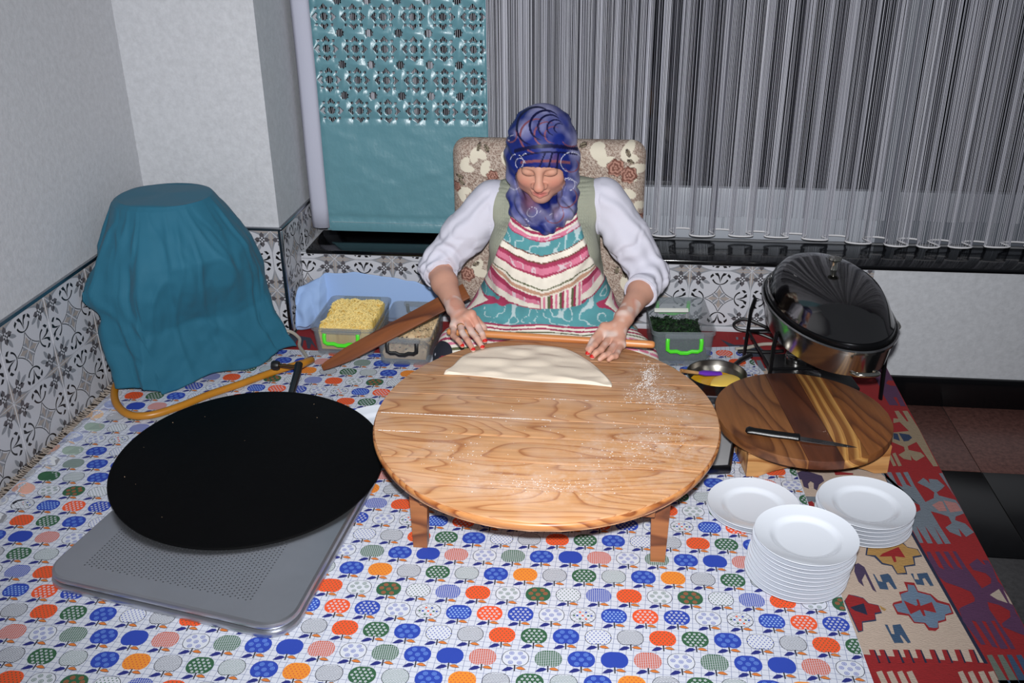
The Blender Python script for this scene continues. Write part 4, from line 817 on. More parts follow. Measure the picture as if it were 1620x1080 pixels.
low=rows[-1][:,2:3]; k=np.clip((zt-rows[:,:,2])/(zt-zmin),0,1)
hem=.004+.013*(1+np.sin(6*a+1))+.075*gauss(a-1.6,1.2)+.05*gauss(a-math.pi,.95)
rows[:,:,2]=zt-(zt-hem[None])*k
# flat crown over the collar
c0=rows[0].mean(0); crown=[c0+(rows[0]-c0)*f+np.array([0,0,.004*(1-f)]) for f in (.0005,.3,.6,.85,.96)]
crown=np.array(crown); crown[:,:,2]+=.003*np.sin(a*3)[None]*np.array([0,.3,.6,.85,.96])[:,None]
allr=np.concatenate([crown,rows]); P=allr.transpose(1,0,2).reshape(-1,3)
aa_=np.repeat(a,allr.shape[0]); rr_=np.hypot(P[:,0]-c0[0],P[:,1]-c0[1]); cyl_=np.column_stack([np.cos(aa_)*.22,np.sin(aa_)*.22,P[:,2]*.22+aa_*.05]); rdg=np.clip(1-np.abs(vnoise(cyl_,17,3))/.22,0,1)**1.5; rdg2=np.clip(1-np.abs(vnoise(cyl_+.7,26,6))/.25,0,1)
P+= (np.clip((rr_-.06)/.08,0,1)*np.clip((zt-P[:,2])/.08+.1,0,1)*(.0035*vnoise(P,16,9)+.002*vnoise(P,38,4)+.008*rdg-.004*rdg2))[:,None]*np.column_stack([np.cos(np.repeat(a,allr.shape[0])),np.sin(np.repeat(a,allr.shape[0])),0*np.repeat(a,allr.shape[0])])
P[:,0]=np.maximum(P[:,0],XL+.017)
TEAL=mat('teal woven cloth',(25,95,119),.78,bump=.35,bscale=700,sheen=.04,var=.05,vscale=15)
def weld(o,d):
    bm=bmesh.new(); bm.from_mesh(o.data); bmesh.ops.remove_doubles(bm,verts=bm.verts[:],dist=d); bm.to_mesh(o.data); bm.free()
tcv=npmesh('cover_cloth',P,gridfaces(nA,allr.shape[0],wrap=True)[:,::-1],TEAL); weld(tcv,.0008); tcv.modifiers.new('thickness','SOLIDIFY').thickness=.0025
tag(tcv,'teal cloth draped in folds over the gas bottle by the pillar','cloth')
# beige cord by the pillar
MB().tube(catmull([(-1.20,2.96,.02),(-1.15,3.02,.035),(-1.10,3.0,.02),(-1.085,2.955,.0105),(-1.05,2.90,.0105),(-1.035,2.875,.0105),(-1.03,2.85,.0105)],8),.006,8).build('cord',mat('beige cord',(168,160,148),.6))
tag(bpy.data.objects['cord'],'beige cord lying between teal cloth and cheese box','cord')
# ================================================================== food boxes
def plastic(n,c,a):
    m=bpy.data.materials.new(n); m.use_nodes=True; nt=m.node_tree; b=nt.nodes['Principled BSDF']; b.inputs['Base Color'].default_value=lin(c); b.inputs['Roughness'].default_value=.3
    t=nt.nodes.new('ShaderNodeBsdfTransparent'); mx=nt.nodes.new('ShaderNodeMixShader'); mx.inputs[0].default_value=a; out=nt.nodes['Material Output']
    nt.links.new(t.outputs[0],mx.inputs[1]); nt.links.new(b.outputs[0],mx.inputs[2]); nt.links.new(mx.outputs[0],out.inputs[0]); return m
PLA=plastic('cloudy clear plastic',(150,158,164),.24); GRN=mat('lime green plastic',(78,214,40),.35); BLKP=mat('black plastic',(16,16,18),.4)
def food_box(name,lab,loc,rz,w,l,h,hm,cat='box'):
    e=empty(name,loc,rz); tag(e,lab,cat)
    def rr(wd,ln,r): return rounded_quad([(-wd/2,0+(l-ln)/2),(wd/2,(l-ln)/2),(wd/2,l-(l-ln)/2),(-wd/2,l-(l-ln)/2)],r,5)
    lv=[(0.0,.90,.0),(.004,.93,0),(h*.90,1.0,0),(h*.90,1.045,0),(h,1.06,0),(h+.003,1.05,0),(h+.001,1.015,0),(h*.88,.985,0),(.007,.91,0),(.005,.87,0)]
    V=[];n=None
    for z,s,_ in lv:
        P=rr(w*s,l-w*(1-s),.022); n=len(P); V+=[(x,y,z) for x,y in P]
    Fc=[]
    for k in range(len(lv)-1):
        for i in range(n):
            j=(i+1)%n; Fc.append((k*n+i,k*n+j,(k+1)*n+j,(k+1)*n+i))
    Fc+= [tuple(range(n))[::-1],tuple((len(lv)-1)*n+i for i in range(n))]
    MB().add(V,Fc).build('tub',PLA,e)
    for y0,s in ((-.012,-1),(l+.012,1)):
        hw=w*.27; zt=h*.86; zb=h*.52; yy=y0+s*.004
        path=[(-hw,y0,zt),(-hw*1.02,yy,zt-.010),(-hw,yy+s*.002,zb+.006),(-hw+.010,yy+s*.002,zb),(-hw*.45,yy+s*.002,zb+.001),(-hw*.2,yy+s*.002,zb-.005),(hw*.2,yy+s*.002,zb-.005),(hw*.45,yy+s*.002,zb+.001),(hw-.010,yy+s*.002,zb),(hw,yy+s*.002,zb+.006),(hw*1.02,yy,zt-.010),(hw,y0,zt)]
        MB().tube(path,.0068,8,flat=.8).build('handle',hm,e)
        MB().box(-hw-.010,hw+.010,y0-.001 if s<0 else y0-.012,y0+.012 if s<0 else y0+.001,h*.84,h*.99,bev=.002).build('clip_lip',PLA,e)
    return e
def fill_mesh(name,lab,loc,rz,w,l,h,zt,colA,colB,seed,rough=.03,cat='food',m=None,slope=0):
    nx,ny=44,60; X=np.linspace(-w/2*.88,w/2*.88,nx); Yy=np.linspace(w*.11,l-w*.11,ny); G=np.array([(x,y,0) for x in X for y in Yy]); ed=np.minimum(1,np.minimum((w/2*.88-np.abs(G[:,0]))/.02,np.minimum(G[:,1]-w*.11,l-w*.11-G[:,1])/.02))
    G[:,2]=zt+rough*(.6*vnoise(G,14,seed)+.35*vnoise(G,45,seed+1)+.2*vnoise(G,110,seed+2))+slope*(G[:,1]-l/2)-.012*(1-np.clip(ed,0,1))
    t=np.clip(.5+.8*vnoise(G,60,seed+3),0,1)[:,None]; cols=L3(colA)*(1-t)+L3(colB)*t
    V=G; Fg=gridfaces(nx,ny); bi=[i*ny for i in range(nx)]+[(nx-1)*ny+j for j in range(1,ny)]+[i*ny+ny-1 for i in range(nx-2,-1,-1)]+[j for j in range(ny-2,0,-1)]
    B=G[bi].copy(); B[:,2]=.010; B[:,0]*=.93; B[:,1]=l/2+(B[:,1]-l/2)*.955; nb=len(bi); o=len(V); V=np.concatenate([V,B]); cols=np.concatenate([cols,np.repeat(L3(colA)[None],nb,0)])
    sk=np.array([(bi[i],bi[(i+1)%nb],o+(i+1)%nb,o+i) for i in range(nb)]); Fg=np.concatenate([Fg,sk[:,::-1]])
    ob=npmesh(name,V,Fg[:,::-1][:, :],m,cols=cols); ob.location=loc; ob.rotation_euler=(0,0,rz); tag(ob,lab,cat,kind='stuff'); return ob,G
FOOD=mat('food print',(200,200,200),.7,attr='print',bump=.4,bscale=250)
# grated cheese
b1=food_box('food_box','clear plastic box with green handles full of grated cheese',(-.912,2.902,.003),.0,.212,.278,.104,GRN)
o,G=fill_mesh('grated_cheese','heap of pale yellow grated cheese filling the green handled box',(-.912,2.902,.006),0,.204,.278,.10,.096,(214,174,80),(232,204,122),11,.022,m=FOOD,slope=.05)
sh=MB(); 
for _ in range(1500):
    k=random.randrange(len(G)); x,y,z=G[k]; a=random.random()*6.28; l=random.uniform(.010,.024); dx,dy=math.cos(a)*l/2,math.sin(a)*l/2; bz=random.uniform(-.002,.006)
    if abs(x)+abs(dx)>.088 or y-abs(dy)<.014 or y+abs(dy)>.262: continue
    sh.tube([(x-dx,y-dy,z+.001+random.uniform(-.002,.003)),(x+.002,y,z+.003+bz),(x+dx,y+dy,z+.001+random.uniform(-.002,.003))],.0015,4)
s_=sh.build('cheese_shreds',mat('cheese shred',(240,214,138),.55),o); s_['kind']='stuff'
# bulgur and potato filling
b2=food_box('food_box','clear plastic box with black handles holding crumbly filling',(-.692,2.850,.003),.0,.180,.300,.104,BLKP)
o,G=fill_mesh('crumbly_filling','crumbly beige potato filling in the black handled box',(-.692,2.850,.006),0,.172,.300,.104,.056,(186,156,116),(214,188,150),21,.030,m=FOOD,slope=.05)
cr=MB()
for _ in range(700):
    x,y,z=G[random.randrange(len(G))]; s=random.uniform(.002,.006); k=random.randrange(4)
    V=[(x+random.uniform(-s,s),y+random.uniform(-s,s),z+random.uniform(-.3,1)*s) for _ in range(4)]; cr.add(V,[(0,1,2),(0,3,1),(1,3,2),(0,2,3)],0 if k<2 else 1 if k==2 else 2)
s_=cr.build('filling_crumbs',[mat('beige crumb',(220,192,148),.8),mat('reddish crumb',(186,120,92),.8),mat('dark herb crumb',(64,56,44),.8)],o,smooth=False); s_['kind']='stuff'
# chopped greens
gl=(.232,2.922,.003); grz=math.radians(4.5)
b3=food_box('food_box','clear plastic box with green handles holding chopped dark greens',gl,grz,.200,.290,.128,GRN)
o,G=fill_mesh('chopped_greens','chopped dark green herbs at the bottom of the clear box',(gl[0],gl[1],.006),grz,.192,.290,.128,.055,(14,30,16),(30,58,26),31,.022,m=FOOD,slope=.12)
lf=MB()
for _ in range(1600):
    x,y,z=G[random.randrange(len(G))]; s=random.uniform(.003,.008); a=random.random()*6.28; tz=random.uniform(-.004,.006)
    lf.add([(x+s*math.cos(a),y+s*math.sin(a),z+.003+tz),(x+s*.5*math.cos(a+1.6),y+s*.5*math.sin(a+1.6),z+.004),(x-s*math.cos(a),y-s*math.sin(a),z+.003-tz*.5),(x-s*.5*math.cos(a+1.6),y-s*.5*math.sin(a+1.6),z+.002)],[(0,1,2),(0,2,3)],random.randrange(3))
s_=lf.build('leaf_bits',[mat('dark green leaf',(16,36,16),.45),mat('mid green leaf',(30,66,26),.45),mat('black green leaf',(8,18,10),.4)],o,smooth=False); s_['kind']='stuff'
lid=MB().box(-.07,.05,.0,.016,.0,.005,bev=.002).build('label_strip',mat('white label strip',(214,214,206),.5),b3); lid.location=(0.0,.262,.085); lid.rotation_euler=(.7,0,0)
# ---- light blue crumpled cloth against the tiles
nS,nT=120,40; V=[]
for i in range(nS):
    s=i/(nS-1)
    for j in range(nT):
        t=j/(nT-1); x=-1.135+.50*s; top=.155+.035*math.sin(s*3.3+.3)-.02*math.exp(-(s/.1)**2)
        y=3.215-.06*math.sin(t*2.2)*(.4+.6*math.exp(-(s/.22)**2))-.105*(1-t)*math.exp(-(s/.25)**2); V.append((x-.03*(1-t)*math.exp(-(s/.12)**2),y,.002+top*t))
V=np.array(V); nz=vnoise(V*np.array([1.6,1,1]),14,3)*.016+vnoise(V,32,4)*.009; V[:,1]-=np.abs(nz)*1.2; V[:,2]+=nz*.4*(V[:,2]>.02); V[:,0]+=vnoise(V,20,8)*.006; V[:,1]=np.where(V[:,0]>-1.055,np.maximum(V[:,1],3.206),V[:,1]); V[:,1]=np.minimum(V[:,1],YB-.014); V[:,0]=np.maximum(V[:,0],XP+.016); V[:,2]=np.maximum(V[:,2],.002)
bc=npmesh('folded_cloth',V,gridfaces(nS,nT),mat('light blue cloth',(150,178,222),.85,bump=.2,bscale=500)); bc.modifiers.new('thickness','SOLIDIFY').thickness=.002
tag(bc,'crumpled light blue cloth stuffed behind the cheese box','cloth')
# ---- wooden baking paddle leaning on the boxes
T0=atz(510,582,.022); E0=atz(738,460,.243); L_=np.linalg.norm(E0-T0); pd=MB()
P=[];N=30
for i in range(N+1):
    t=i/N; wd=.010+.016*min(1,(t/.18))**.7+.004*t; P.append((t*L_,-wd))
poly=P+[(x,-y) for x,y in P[::-1]]
pd.prism(poly,-.004,.004,bev=.0015); po=pd.build('baking_paddle',wood('brown paddle wood',(128,72,36),(104,54,26),(80,40,20),9,coat=.3))
xa=(E0-T0)/L_; ya=np.cross([0,0,1.],xa); ya/=np.linalg.norm(ya); ya=ya*.82+np.cross(xa,ya)*.57; ya-=xa*(ya@xa); ya/=np.linalg.norm(ya); za=np.cross(xa,ya)
po.matrix_world=Matrix(((xa[0],ya[0],za[0],T0[0]),(xa[1],ya[1],za[1],T0[1]),(xa[2],ya[2],za[2],T0[2]),(0,0,0,1))); tag(po,'long flat brown wooden paddle leaning across the two food boxes','paddle')
# ================================================================== butter pan, tray, cutting board
STEEL=mat('stainless steel',(190,188,184),.16,metal=1,var=.1,vscale=10,bump=.03,bscale=30); DSTEEL=mat('dull pan steel',(128,124,118),.3,metal=1,var=.15,vscale=14)
mt=empty('baking_tray',(.226,2.48,.0042)); tag(mt,'shallow shiny metal tray between round table and cutting board stand','tray')
MB().prism([(-.052,-.228),(.100,-.200),(.168,.19),(-.058,.19)],0,.003,bev=.001).build('tray_floor',mat('bright tin',(206,206,208),.45,metal=.5,bump=.3,bscale=40),mt)
MB().tube([(-.052,-.228,.016),(.100,-.200,.016),(.168,.19,.016),(-.058,.19,.016)],.006,8,closed=True,flat=2.4).build('tray_rim',mat('dark tin rim',(90,90,94),.3,metal=1),mt)
pn=empty('butter_pan',(.330,2.785,.006)); tag(pn,'small steel pan with melted yellow butter beside the greens box','pan')
MB().lathe([(0,0),(.07,0),(.082,.012),(.092,.05),(.0945,.0515),(.093,.048),(.080,.013),(.068,.004),(0,.004)],48).build('pan_body',DSTEEL,pn)
MB().tube([(.06,.07,.046),(.085,.10,.052),(.12,.14,.052)],[.007,.009,.010],10,flat=.6).build('pan_handle',BLKP,pn)
bt=MB().lathe([(0,.016),(.05,.016),(.0815,.0155),(.0815,.012),(0,.012)],40).build('melted_butter',mat('melted butter',(228,168,24),.15,coat=.6)); bt.location=(.330,2.785,.006); tag(bt,'pool of melted yellow butter in the small steel pan','butter')
nb=24; V=[];rngb=random.Random(3)
bl=MB().prism(catmull([(-.035,-.05),(.02,-.055),(.055,-.03),(.060,.01),(.03,.035),(-.01,.02),(-.03,-.01)],5,closed=True),.015,.034,bev=.008).build('butter_lump',mat('soft butter',(246,206,92),.4)); bl.location=(.345,2.785,.006); tag(bl,'pale lump of butter melting in the small steel pan','butter')
br=empty('pastry_brush',(.30,2.785,.03)); tag(br,'pastry brush with purple silicone head resting in the butter pan','brush')
MB().tube([(-.085,-.045,.052),(-.03,-.012,.030)],[.0065,.0055],10).build('handle',wood('brush handle wood',(196,150,100),(176,128,80),(150,104,60),8),br)
MB().tube([(-.03,-.012,.030),(-.01,0,.024),(.045,.030,.010)],[.006,.014,.011],12,flat=.6).build('brush_head',mat('purple silicone',(104,48,176),.4),br)
# crate stand
CR=wood('crate pine',(196,146,92),(170,116,66),(140,88,44),16)
cs=empty('wooden_stand',(.372,2.275,.003),math.radians(8)); tag(cs,'unvarnished pine stand with arched front board under the cutting board','stand')
W_=.385; Hh=.0845
arch=[(0,0),(.035,0)]+[(.035+(W_-.07)*i/14,.034*math.sin(math.pi*i/14)**.8) for i in range(1,14)]+[(W_-.035,0),(W_,0),(W_,Hh),(0,Hh)]
def vert_board(poly,t,name,loc,rz=0):
    V=[(x,y,z) for y in (0,t) for x,z in poly]; n=len(poly); Fc=[tuple(range(n)),tuple(range(n,2*n))[::-1]]+[(i,n+i,n+(i+1)%n,(i+1)%n) for i in range(n)]
    o=MB().add(V,Fc).build(name,CR,cs,smooth=False); o.location=loc; o.rotation_euler=(0,0,rz); return o
vert_board(arch,.018,'front_board',(0,0,.0)); vert_board([(0,0),(W_,0),(W_,Hh),(0,Hh)],.018,'back_board',(0,.112,0))
for x in (.0,W_-.018): MB().box(x,x+.018,.018,.112,.0,Hh,bev=.001).build('side_board',CR,cs)
MB().tube([(.19,-.002,.044),(.19,.02,.044)],.009,6).build('peg',mat('pale peg',(206,186,146),.6),cs)
cbd=empty('cutting_board',(.533,2.440,Hh+.0028)); tag(cbd,'thick round cutting board of striped brown planks on the pine stand','cutting board')
pc=[wood('board brown',(132,84,46),(112,68,36),(88,50,26),14,'Y',.5,coat=.06),wood('board red brown',(88,46,26),(76,38,22),(62,30,18),10,'Y',.5,coat=.06),wood('board streaked',(132,82,38),(204,152,84),(176,118,56),26,'Y',.5,coat=.06,warp=.55),wood('board mid brown',(136,82,40),(116,66,32),(92,52,25),14,'Y',.5,coat=.06)]
for k,(a_,b_) in enumerate(((-.262,-.052),(-.052,.048),(.048,.125),(.125,.262))):
    P=[(x,-y) for y,x in oval_slice(a_+(.0004 if k else 0)-(0),b_-(.0004 if k<3 else 0),.262,.262)] ; P=[(q[0]*.239/.262,q[1]*.250/.262) for q in [(y,x) for x,y in oval_slice(a_*1.0+.0003*(k>0),b_-.0003*(k<3),.262,.262)]]
    ar=sum(P[i-1][0]*P[i][1]-P[i][0]*P[i-1][1] for i in range(len(P))); P=P if ar>0 else P[::-1]
    o=MB().prism(P,0,.026,bev=.0015).build('plank',pc[k],cbd,auto=30)
cbd.rotation_euler=(0,0,math.radians(6))
# knife
kz=Hh+.0290; K0=atz(1180,680,kz+.01);K1=atz(1266,692,kz+.01);K2=atz(1356,706,kz+.003)
kf=empty('kitchen_knife',K1); tag(kf,'kitchen knife with black handle lying on the round cutting board','knife')
dh=(K0-K1); dl=np.linalg.norm(dh); hx=dh/dl
nrm_=np.array([-hx[1],hx[0],0]); 
MB().tube([hx*dl*t+nrm_*o_ for t,o_ in ((0,0),(.03,0),(.15,0),(.5,.0015),(.85,0),(.95,-.002),(1,-.003))],[.010,.0145,.0125,.0135,.0125,.0145,.008],12,flat=.65).build('handle',mat('black knife handle',(14,14,15),.35,bump=.1,bscale=400),kf)
db=K2-K1; bl_=np.linalg.norm(db); bx=db/bl_; bn_=np.array([-bx[1],bx[0],0]); zz=np.array([0,0,-.0038])
pts=[(0,.010),(.25,.010),(.6,.008),(.85,.004),(1,-.001),(.8,-.0075),(.4,-.011),(0,-.012)]
V=[tuple(bx*bl_*t+bn_*o_+zz+np.array([0,0,h])) for h in (0,.0018) for t,o_ in pts]; n=8
MB().add(V,[tuple(range(n))[::-1],tuple(range(n,2*n))]+[(i,(i+1)%n,n+(i+1)%n,n+i) for i in range(n)]).build('blade',mat('knife steel',(150,152,156),.22,metal=1),kf,smooth=False)
# ================================================================== chafing dish
cd=empty('chafing_dish',(.645,2.812,.001),math.radians(7.2)); tag(cd,'oval stainless steel chafing dish with domed lid by the white wall','chafing dish')
A_,B_=.180,.335; ZR=.285
def oval(prof,name,m,n=72): return MB().lathe(prof,n,sx=A_,sy=B_).build(name,m,cd)
MIR=mat('smoky mirror steel',(120,118,116),.09,metal=1,var=.12,vscale=7,bump=.02,bscale=25)
oval([(0,ZR-.10),(.80,ZR-.10),(.90,ZR-.085),(.955,ZR-.02),(.96,ZR-.008),(1.0,ZR-.006),(1.005,ZR+.002),(.985,ZR+.005),(.95,ZR+.001),(.93,ZR-.004)],'water_pan',STEEL)
oval([(.945,ZR-.004),(.955,ZR+.010),(.945,ZR+.018),(.925,ZR+.021)],'lid_band',mat('dark band',(30,30,32),.25,metal=.8))
lidprof=[(.93,ZR+.012),(.935,ZR+.019),(.90,ZR+.030),(.84,ZR+.058),(.74,ZR+.084),(.58,ZR+.103),(.40,ZR+.114),(.2,ZR+.119),(0,ZR+.120)]
lid_o=oval(lidprof,'lid',MIR); 
MB().lathe([(0,0),(.012,0),(.011,.004),(.0085,.014),(.0085,.026),(.017,.030),(.0195,.034),(.0185,.039),(0,.041)],24,c=(.005,-.0,ZR+.118)).build('knob',mat('chrome knob',(206,204,190),.12,metal=1),lid_o)
MB().tube(catmull([(-.032,-.343,ZR-.052),(-.030,-.368,ZR-.046),(0,-.378,ZR-.044),(.030,-.368,ZR-.046),(.032,-.343,ZR-.052)],5),.007,10).build('handle',mat('chrome knob'),cd)
MB().tube(catmull([(.172,-.09,ZR-.04),(.194,-.085,ZR-.036),(.198,-.055,ZR-.034),(.194,-.025,ZR-.036),(.174,-.02,ZR-.04)],5),.006,8).build('handle',mat('chrome knob'),cd)
SB=mat('black stand steel',(30,30,32),.35,metal=.7)
for sx in (-1,1):
    for sy in (-.07,.20): MB().tube([(sx*.165,sy,ZR-.055),(sx*.172,sy*1.05,ZR-.10),(sx*.178,sy*1.1,.003)],.0055,8,flat=2.0).build('leg',SB,cd)
MB().tube([(-.174,-.074,.11),(.174,-.074,.11),(.174,.21,.11),(-.174,.21,.11)],.005,8,closed=True).build('stand_ring',SB,cd)
MB().box(-.12,.12,-.055,.20,.004,.03,bev=.004).build('burner_shelf',mat('black shelf',(16,16,17),.4),cd)
for sy in (-.015,.13): MB().lathe([(0,.03),(.035,.03),(.036,.055),(.034,.062),(.026,.064),(0,.062)],24,c=(-.03,sy,0)).build('fuel_cup',STEEL,cd)
# cables behind it
def cable(pts,r,m,lab):
    o=MB().tube(catmull(pts,10),r,8).build('power_cable',m); tag(o,lab,'cable'); return o
cable([(.60,3.19,.006),(.52,3.185,.05),(.46,3.20,.065),(.425,3.205,.045),(.44,3.20,.025),(.50,3.19,.02),(.56,3.17,.006)],.0055,mat('black rubber cable',(16,16,18),.45),'black rubber cable coiled against the tiles behind the chafing dish')
cable([(.60,3.13,.006),(.52,3.12,.008),(.46,3.085,.008),(.42,3.075,.007)],.006,mat('beige cord'),'beige cable lying on the kilim beside the greens box')
cable([(.58,3.07,.0075),(.52,3.055,.009),(.46,3.05,.0115),(.425,3.045,.0115)],.007,mat('black rubber cable'),'straight black cable lying on the kilim beside the greens box')
# ================================================================== padded chair
def box_field(F,c,hs,r):
    g=F.grid(); q=[np.abs(g[k]-c[k])-(hs[k]-r) for k in range(3)]
    out=np.sqrt(sum(np.maximum(a,0)**2 for a in q)); ins=np.minimum(np.maximum(np.maximum(q[0],q[1]),q[2]),0); F.d=np.minimum(F.d,(out+ins-r).astype(np.float32)); return F
CHC=(-.236,3.165); ch=empty('padded_chair',(CHC[0],CHC[1],.0)); tag(ch,'low upholstered chair with beige rose patterned fabric behind the woman','chair')
def floral(P,Pc):
    """upholstery print: taupe ground, cream petals, brown roses, dark leaves.  P in metres on the cushion face"""
    n=len(P); sp=np.random.default_rng(3).uniform(-1,1,n)*.75+.25*vnoise(np.column_stack([P,np.zeros(n)]),120,2); col=np.where(sp[:,None]>.15,L3((190,174,160)),np.where(sp[:,None]<-.35,L3((124,102,90)),L3((158,136,122))))
    rg=np.random.default_rng(5); petals=[];roses=[];leaves=[]
    for u,v,s,a in Pc['petal']: petals.append((u,v,s,a))
    for (u,v,s,a) in petals:
        for da in (-.55,.55):
            dx,dy=P[:,0]-u,P[:,1]-v; ca,sa=math.cos(a+da),math.sin(a+da); x=dx*ca+dy*sa; y=-dx*sa+dy*ca
            d=((x-s*.8)/(s*1.0))**2+(y/(s*.55))**2; col=np.where((d<1.12)[:,None],L3((120,98,74)),col) if False else col; col=np.where((d<1)[:,None],L3((218,208,188)),col)
        dx,dy=P[:,0]-u,P[:,1]-v; r=np.hypot(dx,dy); edge=np.abs(r-s*1.95)<.0022
    for u,v,s in Pc['rose']:
        dx,dy=P[:,0]-u,P[:,1]-v; r=np.hypot(dx,dy); th=np.arctan2(dy,dx); rr=r/(s*(1+.10*np.cos(6*th+r*60)))
        ring=np.sin(rr*15+1.5*np.sin(3*th)); c=np.where(ring[:,None]>.1,L3((178,132,116)),L3((112,70,58))); c=np.where((rr>.93)[:,None],L3((86,58,48)),c); col=np.where((rr<1)[:,None],c,col)
    for u,v,s,a in Pc['leaf']:
        dx,dy=P[:,0]-u,P[:,1]-v; ca,sa=math.cos(a),math.sin(a); x=dx*ca+dy*sa; y=-dx*sa+dy*ca; d=(x/s)**2+(y/(s*.5))**2
        c=np.where((d>.62)[:,None],L3((52,40,34)),np.where((np.abs(y)<.0016)[:,None],L3((60,46,38)),L3((142,130,108)))); col=np.where((d<1)[:,None],c,col)
    return col
def cpx(u,v): p=aty(u,v,3.11); return p[0],p[2]
PC={'petal':[(*cpx(750,240),.026,-1.2),(*cpx(762,276),.026,.6),(*cpx(800,262),.024,1.2),(*cpx(728,268),.024,.4),(*cpx(724,305),.024,-.5),(*cpx(936,238),.024,-.4),(*cpx(950,262),.028,.9),(*cpx(985,250),.03,.3),(*cpx(1000,268),.028,-.8),(*cpx(986,305),.026,-1.0),(*cpx(1008,325),.02,-1.3),(*cpx(736,345),.024,.3),(*cpx(728,395),.025,-.9),(*cpx(748,432),.03,.4),(*cpx(995,400),.028,.9),(*cpx(985,445),.03,-.5),(*cpx(1010,425),.02,1.2),(*cpx(845,240),.026,.2),(*cpx(900,300),.03,1),(*cpx(830,330),.03,2),(*cpx(880,400),.03,0)],
    'rose':[(*cpx(974,268),.029),(*cpx(995,280),.028),(*cpx(778,281),.020),(*cpx(718,300),.018),(*cpx(738,437),.027),(*cpx(1003,440),.022),(*cpx(730,365),.022),(*cpx(1012,352),.018),(*cpx(850,280),.025)],
    'leaf':[(*cpx(755,236),.014,1.3),(*cpx(768,238),.014,2.2),(*cpx(725,283),.015,-.3),(*cpx(728,292),.014,-.7),(*cpx(994,246),.014,2),(*cpx(998,259),.013,2.7),(*cpx(922,234),.014,.3),(*cpx(976,430),.015,1.4),(*cpx(988,437),.014,2.0),(*cpx(752,420),.014,.5),(*cpx(1012,395),.014,1.2)]}
FAB=mat('rose upholstery',(160,140,120),.85,attr='print',bump=.4,bscale=350)
F=Field((-.60,3.09,.09),(.13,3.27,.72),.003); box_field(F,(CHC[0],3.176,.405),(.322,.052,.292),.050)
V,Q=F.net(); V=smooth_net(V,Q,1); V[:,1]+=.012*np.clip((np.abs(V[:,0]-CHC[0])/.31),0,1)**4*(V[:,1]<3.176); V[:,1]+=(V[:,2]-.4)*.02
npmesh('backrest',V-np.array([CHC[0],CHC[1],0]),Q,FAB,ch,cols=floral(V[:,[0,2]],PC))
F=Field((-.60,2.70,.02),(.13,3.16,.16),.004); box_field(F,(CHC[0],2.990,.044),(.322,.145,.020),.018); V,Q=F.net(); V=smooth_net(V,Q,1)
npmesh('seat',V-np.array([CHC[0],CHC[1],0]),Q,FAB,ch,cols=floral(V[:,[0,1]]-np.array([0,2.7]),PC))
for sx in (-.27,.27):
    for yy in (2.90,3.09): MB().box(sx-.02,sx+.02,yy-CHC[1]-.02,yy-CHC[1]+.02,.002,.028,bev=.003).build('leg',LEGW,ch)
# ================================================================== the woman rolling dough
per=empty('person',(-.228,2.95,.12)); PO=np.array([-.228,2.95,.12])
tag(per,'woman in blue patterned headscarf and striped apron bending over the dough','person')
xc=-.228
Hc=aty(857,240,2.892); be=math.radians(24); HX=np.array([1.,0,0]); HF=np.array([0,-math.cos(be),-math.sin(be)]); HU=np.array([0,-math.sin(be),math.cos(be)]); HS=1.07
HR=np.array([HX,HF,HU])
def hp(x,f,u): return Hc+HS*(x*HX+f*HF+u*HU)
ShL,ShR=aty(777,318,2.975),aty(957,315,2.975)
ElL,ElR=aty(692,422,2.905),aty(1030,436,2.915)
WrL,WrR=aty(721,488,2.698),aty(987,503,2.662)
def torso(F,o,k=.05,low=True,neck=False):
    F.ell((xc,2.985,.47),(.165+o,.105+o,.155+o),k=k); F.ell((xc,2.955,.31),(.178+o,.142+o,.165+o),k=k)
    for s in (-1,1): F.ell((xc+s*.078,2.885,.425),(.078+o,.066+o,.075+o),k=k)
    F.cap(ShL+np.array([.02,0,.0]),ShR+np.array([-.02,0,.0]),.052+o,k=k); F.cap((xc,2.99,.54),(xc,2.955,.605) if neck else (xc,2.985,.545),.07+o,.052+o if neck else .07+o,k=k)
    if low: F.ell((xc,2.985,.19),(.195+o,.142+o,.13+o),k=k)
def arm_pts(s):
    S_,E_,W_=(ShL,ElL,WrL) if s<0 else (ShR,ElR,WrR); return S_,E_,W_
h=.0026; F=Field((-.70,2.47,.03),(.24,3.18,.90),h)
torso(F,-.004,neck=True)
for s in (-1,1):
    kx=.268 if s<0 else .28; F.cap((xc+s*.10,2.97,.13),(xc+s*kx,2.75,.090),.075,.055,k=.05); F.cap((xc+s*kx,2.75,.090),(xc-s*.02,2.68,.07),.05,.038,k=.03)
    S_,E_,W_=arm_pts(s); F.cap(S_,E_,.052,.043,k=.03); m1=E_*.6+W_*.4; F.cap(E_,m1,.042,.039,k=.02); F.cap(m1,W_,.039,.026,k=.02)
